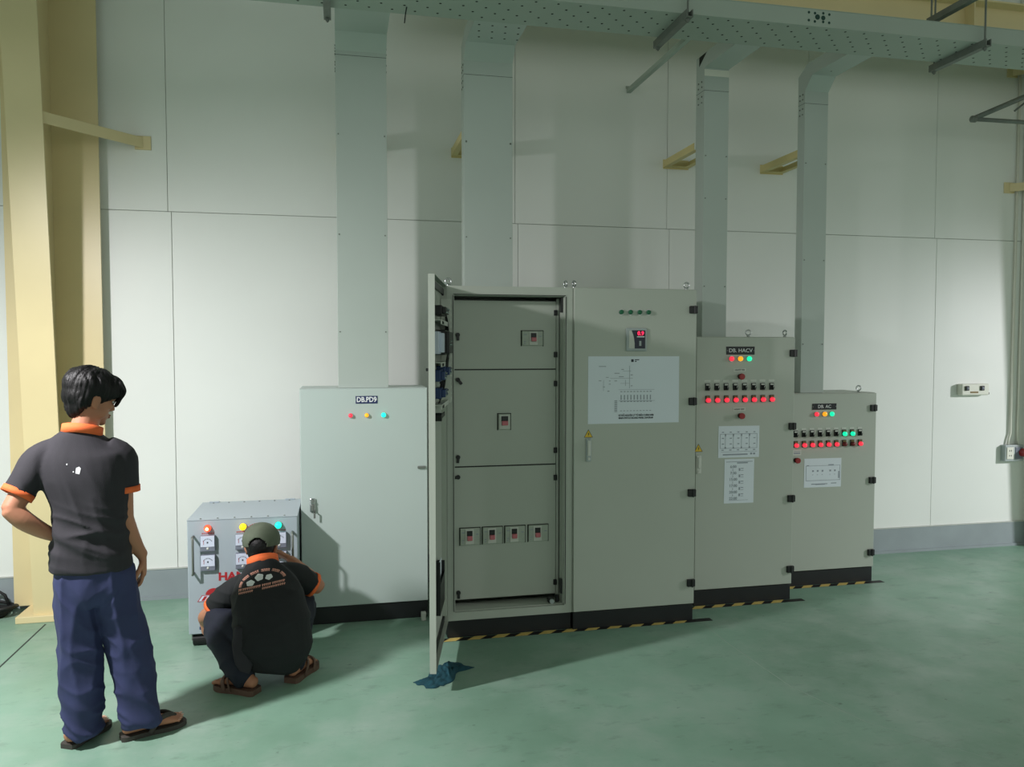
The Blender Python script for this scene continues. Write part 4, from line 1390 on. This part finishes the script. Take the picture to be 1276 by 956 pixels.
toenails(LH + (0,), LT + (0,), 0.020, 0.082, man)
toenails(RH + (0,), RT + (0,), 0.020, 0.082, man)
# hair
bm = NB()
def EH(x, y, z, a, b, h, tilt=0.0):
    ell(bm, P(x, y, z), (a, b, h), M3 @ Matrix.Rotation(tilt, 3, 'X'), 24, 16)
EH(0, -0.020, 0.052, 0.094, 0.108, 0.090)
EH(0, -0.056, 0.012, 0.078, 0.064, 0.074)
EH(0, 0.062, 0.078, 0.078, 0.060, 0.046, -0.4)
EH(0, -0.060, -0.045, 0.056, 0.034, 0.056, 0.25)
for s in (-1, 1):
    EH(s * 0.066, 0.015, 0.052, 0.022, 0.075, 0.042)
    EH(s * 0.062, -0.046, 0.000, 0.024, 0.036, 0.055)
rng = random.Random(3)
for i in range(30):
    a = -0.078 + 0.156 * i / 29
    ln = 0.050 + 0.030 * rng.random()
    tube(bm, [tuple(P(a * 0.8, 0.050, 0.112)) + (.011, .009), tuple(P(a * 1.0, 0.088, 0.086)) + (.010, .008), tuple(P(a * 1.02 + 0.010 * rng.uniform(-1, 1), 0.098 + .006 * rng.random(), 0.052)) + (.008, .006), tuple(P(a * 0.98 + 0.014 * rng.uniform(-1, 1), 0.094, 0.066 - ln)) + (.003, .003)], side=M3 @ Vector((1, 0, 0)), n=8, seg=3)
for i in range(26):
    th = math.radians(150 + 240 * i / 25)
    x, y = 0.088 * math.cos(th), 0.095 * math.sin(th) - 0.02
    if y > -0.045:
        continue
    zb = -0.060 - 0.030 * rng.random() if abs(x) < 0.06 else -0.018 - 0.02 * rng.random()
    tube(bm, [tuple(P(x * 0.95, y, 0.06)) + (.013, .010), tuple(P(x * 0.98 + 0.006 * rng.uniform(-1, 1), y * 0.96, 0.010)) + (.012, .009), tuple(P(x * 0.80 + 0.010 * rng.uniform(-1, 1), y * 0.74, zb)) + (.004, .004)], side=M3 @ Vector((0, 1, 0)), n=8, seg=3)
for i in range(46):
    th = rng.uniform(0, 2 * math.pi); ph = rng.uniform(0.15, 1.15)
    def SP(t_, p_, k_):
        return P(0.094 * k_ * math.sin(p_) * math.cos(t_), -0.020 + 0.108 * k_ * math.sin(p_) * math.sin(t_), 0.052 + 0.090 * k_ * math.cos(p_))
    tube(bm, [tuple(SP(th, ph, 0.97)) + (.010, .006), tuple(SP(th + 0.12, ph + 0.22, 1.03)) + (.010, .006), tuple(SP(th + 0.2, ph + 0.42, 1.05)) + (.007, .004), tuple(SP(th + 0.25, ph + 0.58, 1.04)) + (.003, .003)], side=M3 @ Vector((1, 0.3, 0)), n=8, seg=3)
inv = M3.inverted()
def hairfn(p, n):
    q = inv @ (p - hc)
    th = math.atan2(q.y, q.x)
    return 0.006 * noise.noise(Vector((th * 5 + q.z * 8, q.z * 9, 1.0))) + 0.004 * noise.noise(Vector((th * 14 + q.x * 30, q.z * 10, 5.0)))
solid('hair', bm, 'hair_black', man, 0.0050, 2, hairfn)
# polo shirt
bm = NB()
tube(bm, [(-1.052, 3.655, .762, .160, .118), (-1.050, 3.655, .83, .153, .113), (-1.045, 3.655, .93, .142, .106), (-1.050, 3.66, 1.05, .152, .112), (-1.066, 3.665, 1.15, .172, .118), (-1.085, 3.668, 1.235, .176, .108), (-1.088, 3.668, 1.30, .125, .082), (-1.084, 3.670, 1.352, .066, .064)], side=(1, .10, 0), n=28, cap=0.12, ex=2.3)
tube(bm, [(-1.17, 3.662, 1.275, .055, .062), (-1.235, 3.645, 1.235, .066, .068), (-1.272, 3.610, 1.165, .064, .063), (-1.300, 3.588, 1.112, .062, .058)], side=(.8, .2, .5), n=20, cap=0.1)
tube(bm, [(-.99, 3.675, 1.270, .055, .062), (-.940, 3.690, 1.232, .066, .068), (-.928, 3.688, 1.16, .064, .062), (-.924, 3.684, 1.100, .062, .056)], side=(1, 0, 0), n=20, cap=0.1)
def shirtfn(p, n):
    w = math.exp(-((p.z - 0.90) / 0.10) ** 2)
    q = Vector((p.x, p.y, p.z + 0.25 * p.x))
    f = 0.020 * w * (ridge(q, 4.0, 4.0, 16, 2.0) - 0.35)
    f += 0.005 * (ridge(p, 7, 7, 4.5, 8.0) - 0.35)
    # drag lines running down from the shoulder blades to the waist
    q = Vector((p.x + 0.35 * (p.z - 1.0), p.y, p.z))
    f += 0.008 * math.exp(-((p.z - 1.03) / 0.13) ** 2) * (ridge(q, 13, 5, 2.2, 14.0) - 0.4)
    return f
shirt = solid('polo_shirt', bm, 'shirt_black', man, 0.0068, 4, shirtfn)
bm = NB()
band(bm, (-1.080, 3.672, 1.350), (0.10, 0.16, 1), .072, .066, (1, .1, 0), .040, .009, wob=-0.010)
obj('collar', bm, 'rib_orange', man, True)
bm = NB()
band(bm, (-1.303, 3.585, 1.106), (-.44, -.38, -.81), .062, .056, (.8, .2, .5), .026, .0045)
obj('sleeve_cuff', bm, 'rib_orange', man, True)
bm = NB()
band(bm, (-.9235, 3.6835, 1.092), (.06, -.06, -1), .062, .057, (1, 0, 0), .026, .0045, wob=0.004)
obj('sleeve_cuff', bm, 'rib_orange', man, True)
bm = NB()
prism(bm, [(-1.066, 1.186), (-1.051, 1.182), (-1.046, 1.205), (-1.052, 1.213), (-1.064, 1.208)], 'y', 3.4, 3.4005)
prism(bm, [(-1.076, 1.190), (-1.072, 1.190), (-1.072, 1.195), (-1.076, 1.195)], 'y', 3.4, 3.4005)
prism(bm, [(-1.102, 1.222), (-1.098, 1.220), (-1.097, 1.226), (-1.101, 1.227)], 'y', 3.4, 3.4005)
obj('back_print', wrap(bm, shirt, (-0.05, 1, 0)), 'white_print', shirt)
# trousers
bm = NB()
tube(bm, [(-1.045, 3.662, .86, .135, .10), (-1.045, 3.662, .78, .148, .112), (-1.045, 3.665, .68, .155, .115), (-1.04, 3.668, .62, .145, .10)], side=(1, .05, 0), n=26, cap=0.2, ex=2.3)
tube(bm, [(-1.115, 3.662, .74, .085, .105), (-1.110, 3.662, .58, .088, .098), (-1.104, 3.66, .42, .083, .090), (-1.100, 3.655, .25, .084, .088), (-1.100, 3.650, .12, .076, .082), (-1.100, 3.652, .045, .070, .078)], side=(1, 0, 0), n=22, cap=0.15)
tube(bm, [(-.972, 3.672, .74, .088, .105), (-.955, 3.680, .58, .090, .098), (-.925, 3.690, .42, .084, .092), (-.893, 3.685, .25, .082, .090), (-.872, 3.675, .12, .080, .086), (-.868, 3.672, .055, .076, .080)], side=(1, 0, 0), n=22, cap=0.15)
def pantfn(p, n):
    lo = max(0.0, 1 - p.z / 0.36)
    kn = math.exp(-((p.z - 0.45) / 0.12) ** 2)
    q = Vector((p.x, p.y, p.z + 0.5 * (p.x + 1.05)))
    f = 0.024 * lo * (ridge(q, 6, 6, 12, 1.0) - 0.4)
    f += 0.013 * kn * (ridge(q, 7, 7, 10, 4.0) - 0.4)
    f += 0.012 * (ridge(p, 9, 9, 2.4, 9.0) - 0.4)
    q = Vector((p.x, p.y, p.z - 1.2 * abs(p.x + 1.045)))
    f += 0.008 * math.exp(-((p.z - 0.63) / 0.10) ** 2) * (ridge(q, 4, 4, 11, 3.0) - 0.4)
    return f
solid('trousers', bm, 'trouser_navy', man, 0.0072, 4, pantfn)
thong = [[(0.42, 0.85, 0.012), (0.55, 0.72, 0.058), (0.70, 0.40, 0.066), (0.86, -0.22, 0.040)], [(0.42, -0.85, 0.012), (0.55, -0.72, 0.060), (0.70, -0.50, 0.066), (0.86, -0.24, 0.040)]]
sandal(LH + (0,), LT + (0,), 0.098, 0.020, 'sandal_grey', man, thong)
sandal(RH + (0,), RT + (0,), 0.098, 0.020, 'sandal_grey', man, thong)

# ---- squatting man
sq = thing('person', 'person squatting at the stabilizer in printed black shirt and olive cap', 'person', (-0.36, 4.15, 0))
hc2 = Vector((-.425, 4.425, .628))
hf2 = Vector((0.10, 0.95, -0.22)); hu2 = Vector((0.02, 0.2, 0.97))
bm = NB()
P2, M32 = head(bm, hc2, hf2, hu2, 0.95)
tube(bm, [(-.405, 4.31, .50, .075, .06), (-.412, 4.355, .555, .055, .055), (-.42, 4.395, .60, .052, .055)], n=18)
tube(bm, [(-.355, 4.13, .16, .13, .11), (-.36, 4.17, .30, .13, .10), (-.39, 4.26, .43, .13, .08), (-.405, 4.31, .50, .11, .06)], n=20)
tube(bm, [(-.555, 4.345, .425, .050, .050), (-.635, 4.385, .345, .044, .045), (-.700, 4.430, .278, .039, .040)], n=16)
tube(bm, [(-.700, 4.430, .278, .039, .040), (-.726, 4.465, .250, .037, .037), (-.742, 4.520, .215, .029, .029), (-.746, 4.548, .195, .024, .024)], n=16)
hand(bm, (-.747, 4.550, .190), (0.10, 0.30, -0.92), (0.60, 0.6, 0.3), -1, 0.7, 0.95)
tube(bm, [(-.262, 4.365, .49, .052, .050), (-.190, 4.385, .43, .046, .046), (-.128, 4.415, .390, .040, .041)], n=16)
tube(bm, [(-.128, 4.415, .390, .040, .041), (-.170, 4.470, .43, .039, .038), (-.245, 4.535, .485, .030, .030), (-.281, 4.572, .509, .025, .026)], n=16)
hand(bm, (-.281, 4.572, .509), (-0.65, 0.62, 0.25), (-0.60, -0.45, -0.55), 1, 0.45, 0.95)
SLH, SLT = (-.415, 3.990), (-.622, 4.120)
SRH, SRT = (-.262, 4.085), (-.150, 4.305)
foot(bm, SLH + (0,), SLT + (0,), 0.028, 0.085, (-.475, 4.035, 0.085), (-.672, 4.405, .245))
foot(bm, SRH + (0,), SRT + (0,), 0.028, 0.085, (-.243, 4.125, 0.085), (-.205, 4.475, .30))
tube(bm, [(-.44, 4.15, .19, .075, .075), (-.56, 4.28, .23, .065, .065), (-.672, 4.405, .245, .055, .055)], n=16)
tube(bm, [(-.672, 4.405, .245, .052, .052), (-.58, 4.22, .17, .055, .055), (-.475, 4.035, .10, .038, .04)], n=16)
tube(bm, [(-.28, 4.16, .19, .075, .075), (-.24, 4.34, .25, .065, .065), (-.205, 4.475, .30, .055, .055)], n=16)
tube(bm, [(-.205, 4.475, .30, .052, .052), (-.222, 4.31, .20, .055, .055), (-.24, 4.14, .10, .038, .04)], n=16)
solid('body', bm, 'skin', sq, 0.0055, 3)
face_details(P2, M32, sq)
bm = NB()
ell(bm, P2(0, -0.025, 0.010), (.077, .093, .080), M32)
ell(bm, P2(0, -0.066, -0.028), (.062, .040, .050), M32)
solid('hair', bm, 'hair_black', sq, 0.0055, 3, lambda p, n: 0.002 * noise.noise(p * 120))
# cap
bm = NB()
ell(bm, P2(0, -0.008, 0.038), (.096, .112, .092), M32, 72, 52)
inv2 = M32.inverted()
cut = NB()
capo = None
geo = bm.verts[:] + bm.edges[:] + bm.faces[:]
bmesh.ops.bisect_plane(bm, geom=geo, plane_co=P2(0, 0, 0.012), plane_no=-(M32 @ Vector((0, -0.12, 1))), clear_outer=True)
# arched opening at the back
kill = []
for f in bm.faces:
    q = inv2 @ (f.calc_center_median() - hc2)
    if q.y < -0.06 and (q.x / 0.046) ** 2 + ((q.z - 0.004) / 0.044) ** 2 < 1:
        kill.append(f)
bmesh.ops.delete(bm, geom=kill, context='FACES')
bmesh.ops.solidify(bm, geom=bm.faces[:], thickness=-0.003)
cap = obj('cap', bm, 'cap_olive', sq, True)
bm = NB()
n_ = 20
for (dz, flip) in ((0.0, 0), (-0.004, 1)):
    pass
rows_ = []
for i in range(n_ + 1):
    a = math.radians(20 + 140 * i / n_)
    ci, si = math.cos(a), math.sin(a)
    rows_.append([P2(ci * 0.092, -0.008 + si * 0.106, 0.020), P2(ci * 0.092, -0.005 + si * (0.106 + 0.045 * si ** 2), 0.014 - 0.006 * si), P2(ci * 0.086, 0.0 + si * (0.106 + 0.078 * si ** 2), 0.006 - 0.014 * si)])
V = [[bm.verts.new(p) for p in r] for r in rows_]
for i in range(n_):
    for j in range(2):
        bm.faces.new((V[i][j], V[i + 1][j], V[i + 1][j + 1], V[i][j + 1]))
bmesh.ops.recalc_face_normals(bm, faces=bm.faces)
bmesh.ops.solidify(bm, geom=bm.faces[:], thickness=0.004)
obj('brim', bm, 'cap_olive', cap, True)
obj('cap_button', ell(NB(), P2(0, -0.006, 0.133), (.009, .009, .005), M32, 12, 8), 'cap_olive', cap, True)
bm = NB()
for (x, y, z) in ((0.040, -0.080, 0.080), (-0.040, -0.080, 0.080)):
    dd = (M32 @ Vector((x, y, z - 0.038))).normalized()
    q = P2(x, y, z)
    k_ = Vector((x / .096, (y + .008) / .112, (z - .038) / .092)).length
    q = P2(x / k_, -0.008 + (y + .008) / k_, 0.038 + (z - .038) / k_)
    torus(bm, q, dd, 0.0035, 0.0016, 10, 6)
obj('eyelet', bm, 'plastic_black', cap, True)
bm = NB()
pts = [P2(0.050 * math.cos(a), -0.008 - 0.104 * math.cos(math.asin(min(1, 0.5 * abs(math.cos(a))))), 0.004 + 0.004 * math.sin(a)) for a in [math.pi * i / 12 for i in range(13)]]
tube(bm, [tuple(p) + (0.008, 0.002) for p in pts], side=M32 @ Vector((0, 0, 1)), n=8, seg=2)
obj('cap_strap', bm, 'plastic_black', cap, True)
# shirt
bm = NB()
tube(bm, [(-.352, 4.100, .085, .135, .105), (-.345, 4.112, .15, .178, .135), (-.345, 4.125, .22, .192, .150), (-.352, 4.150, .31, .188, .140), (-.372, 4.205, .395, .180, .120), (-.395, 4.275, .462, .160, .098), (-.408, 4.325, .520, .112, .080), (-.414, 4.360, .560, .068, .064)], side=(1, 0, 0), n=30, cap=0.25, ex=2.2)
tube(bm, [(-.49, 4.325, .465, .050, .060), (-.560, 4.35, .422, .061, .064), (-.622, 4.380, .362, .061, .062), (-.660, 4.402, .322, .060, .060)], side=(.5, 0, .8), n=20, cap=0.1)
tube(bm, [(-.325, 4.345, .505, .055, .062), (-.255, 4.365, .482, .066, .066), (-.200, 4.385, .440, .064, .062), (-.162, 4.400, .412, .062, .058)], side=(.5, 0, -.8), n=20, cap=0.1)
def shirt2fn(p, n):
    f = 0.010 * (ridge(p, 5, 5, 6, 3.0) - 0.4)
    f += 0.012 * math.exp(-((p.x + 0.52) / 0.07) ** 2) * (ridge(p, 16, 6, 4, 6.0) - 0.4)
    f += 0.006 * (ridge(p, 3, 3, 16, 12.0) - 0.4) * (1 if p.z < 0.45 else 0.3)
    return f
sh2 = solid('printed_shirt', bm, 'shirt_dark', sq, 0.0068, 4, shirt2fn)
bm = NB()
band(bm, (-.413, 4.352, .566), (-0.14, 0.50, 0.85), .073, .066, (1, 0, 0), .042, .009)
obj('collar', bm, 'rib_orange', sq, True)
bm = NB()
band(bm, (-.662, 4.4035, .319), (-.55, .30, -.75), .061, .061, (.5, 0, .8), .020, .004)
obj('sleeve_cuff', bm, 'rib_orange', sq, True)
bm = NB()
band(bm, (-.158, 4.4025, .409), (.78, .32, -.52), .063, .059, (.5, 0, -.8), .020, .004)
obj('sleeve_cuff', bm, 'rib_orange', sq, True)
# shirt tail hanging at the left hip
bm = NB()
tube(bm, [(-.480, 4.055, .31, .045, .02), (-.482, 4.018, .22, .050, .016), (-.470, 4.000, .14, .036, .012), (-.462, 3.998, .095, .014, .008)], side=(1, .3, 0), n=14, seg=4)
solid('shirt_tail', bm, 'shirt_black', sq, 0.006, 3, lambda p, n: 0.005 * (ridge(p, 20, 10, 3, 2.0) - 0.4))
# back print: arched line, three badges, two straight lines
bm = NB()
T = Matrix.Translation((-.398, 3.9, .565)) @ Matrix.Rotation(math.radians(-10), 4, 'Y')
for i in range(30):
    a = math.radians(172 - i * 164 / 29)
    if i % 5 == 4:
        continue
    x, z = 0.114 * math.cos(a), 0.068 * math.sin(a)
    b2 = NB()
    for (q0, q1) in ((-.0042, -.0022), (.001, .0036)):
        box(b2, q0, q1, 0, 0.0003, -.0070, .0070)
    box(b2, -.0022, .001, 0, 0.0003, .0030, .0055)
    b2.transform(T @ Matrix.Translation((x, 0, z)) @ Matrix.Rotation(math.radians(90) - a, 4, 'Y'))
    me = bpy.data.meshes.new('tmp'); b2.to_mesh(me); b2.free(); bm.from_mesh(me); bpy.data.meshes.remove(me)
for (x0, x1, z, h) in ((-.120, .116, -.008, .0062), (-.120, -.040, -.024, .0050), (-.002, .118, -.024, .0050)):
    x = x0
    while x < x1 - 0.006:
        w_ = 0.0055 + 0.003 * rng.random()
        b2 = NB()
        box(b2, x, x + w_ * 0.45, 0, 0.0003, z - h, z + h)
        box(b2, x + w_ * 0.45, x + w_, 0, 0.0003, z + h * 0.2, z + h * 0.8)
        b2.transform(T)
        me = bpy.data.meshes.new('tmp'); b2.to_mesh(me); b2.free(); bm.from_mesh(me); bpy.data.meshes.remove(me)
        x += w_ + (0.002 if rng.random() < 0.85 else 0.007)
obj('printed_lettering', wrap(bm, sh2, (0, 1, -0.25)), 'orange_print', sh2)
bm = NB()
for (cx_, cz_, rx_, rz_) in ((-.058, .016, .021, .015), (-.012, .036, .021, .018), (.036, .027, .018, .014)):
    b2 = NB()
    cen = b2.verts.new((cx_, 0, cz_))
    ring_ = []
    for i in range(18):
        a = 2 * math.pi * i / 18
        f_ = 1 + 0.10 * math.sin(5 * a + cx_ * 90)
        ring_.append(b2.verts.new((cx_ + rx_ * f_ * math.cos(a), 0, cz_ + rz_ * f_ * math.sin(a))))
    for i in range(18):
        b2.faces.new((cen, ring_[i], ring_[(i + 1) % 18]))
    b2.transform(T)
    me = bpy.data.meshes.new('tmp'); b2.to_mesh(me); b2.free(); bm.from_mesh(me); bpy.data.meshes.remove(me)
obj('printed_badges', wrap(bm, sh2, (0, 1, -0.25), 0.0022), 'white_print', sh2)
# trousers
bm = NB()
tube(bm, [(-.355, 4.13, .18, .16, .11), (-.355, 4.16, .24, .15, .11)], side=(1, 0, 0), n=22)
tube(bm, [(-.44, 4.15, .19, .095, .09), (-.56, 4.28, .235, .088, .085), (-.655, 4.385, .262, .075, .072)], side=(0, 0, 1), n=20)
tube(bm, [(-.660, 4.395, .252, .074, .070), (-.60, 4.25, .185, .082, .078), (-.535, 4.12, .125, .072, .068), (-.490, 4.045, .082, .062, .060), (-.478, 4.030, .070, .056, .056)], side=(0, 0, 1), n=20)
tube(bm, [(-.28, 4.16, .19, .095, .09), (-.245, 4.32, .25, .085, .085), (-.215, 4.455, .295, .073, .07)], side=(0, 0, 1), n=20)
tube(bm, [(-.212, 4.460, .285, .070, .068), (-.228, 4.32, .20, .075, .072), (-.242, 4.18, .12, .064, .06), (-.243, 4.125, .085, .054, .054)], side=(0, 0, 1), n=20)
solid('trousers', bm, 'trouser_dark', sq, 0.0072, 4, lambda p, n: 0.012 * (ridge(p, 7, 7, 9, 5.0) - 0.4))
clog = [[(0.30, 0.85, 0.014), (0.45, 0.78, 0.070), (0.58, 0.0, 0.088), (0.58, -0.78, 0.070), (0.50, -0.88, 0.014)], [(0.62, 0.95, 0.014), (0.70, 0.80, 0.060), (0.74, 0.0, 0.074), (0.70, -0.82, 0.058), (0.64, -0.95, 0.014)]]
sandal(SLH + (0,), SLT + (0,), 0.108, 0.028, 'sandal_brown', sq, clog)
sandal(SRH + (0,), SRT + (0,), 0.108, 0.028, 'sandal_brown', sq, clog)
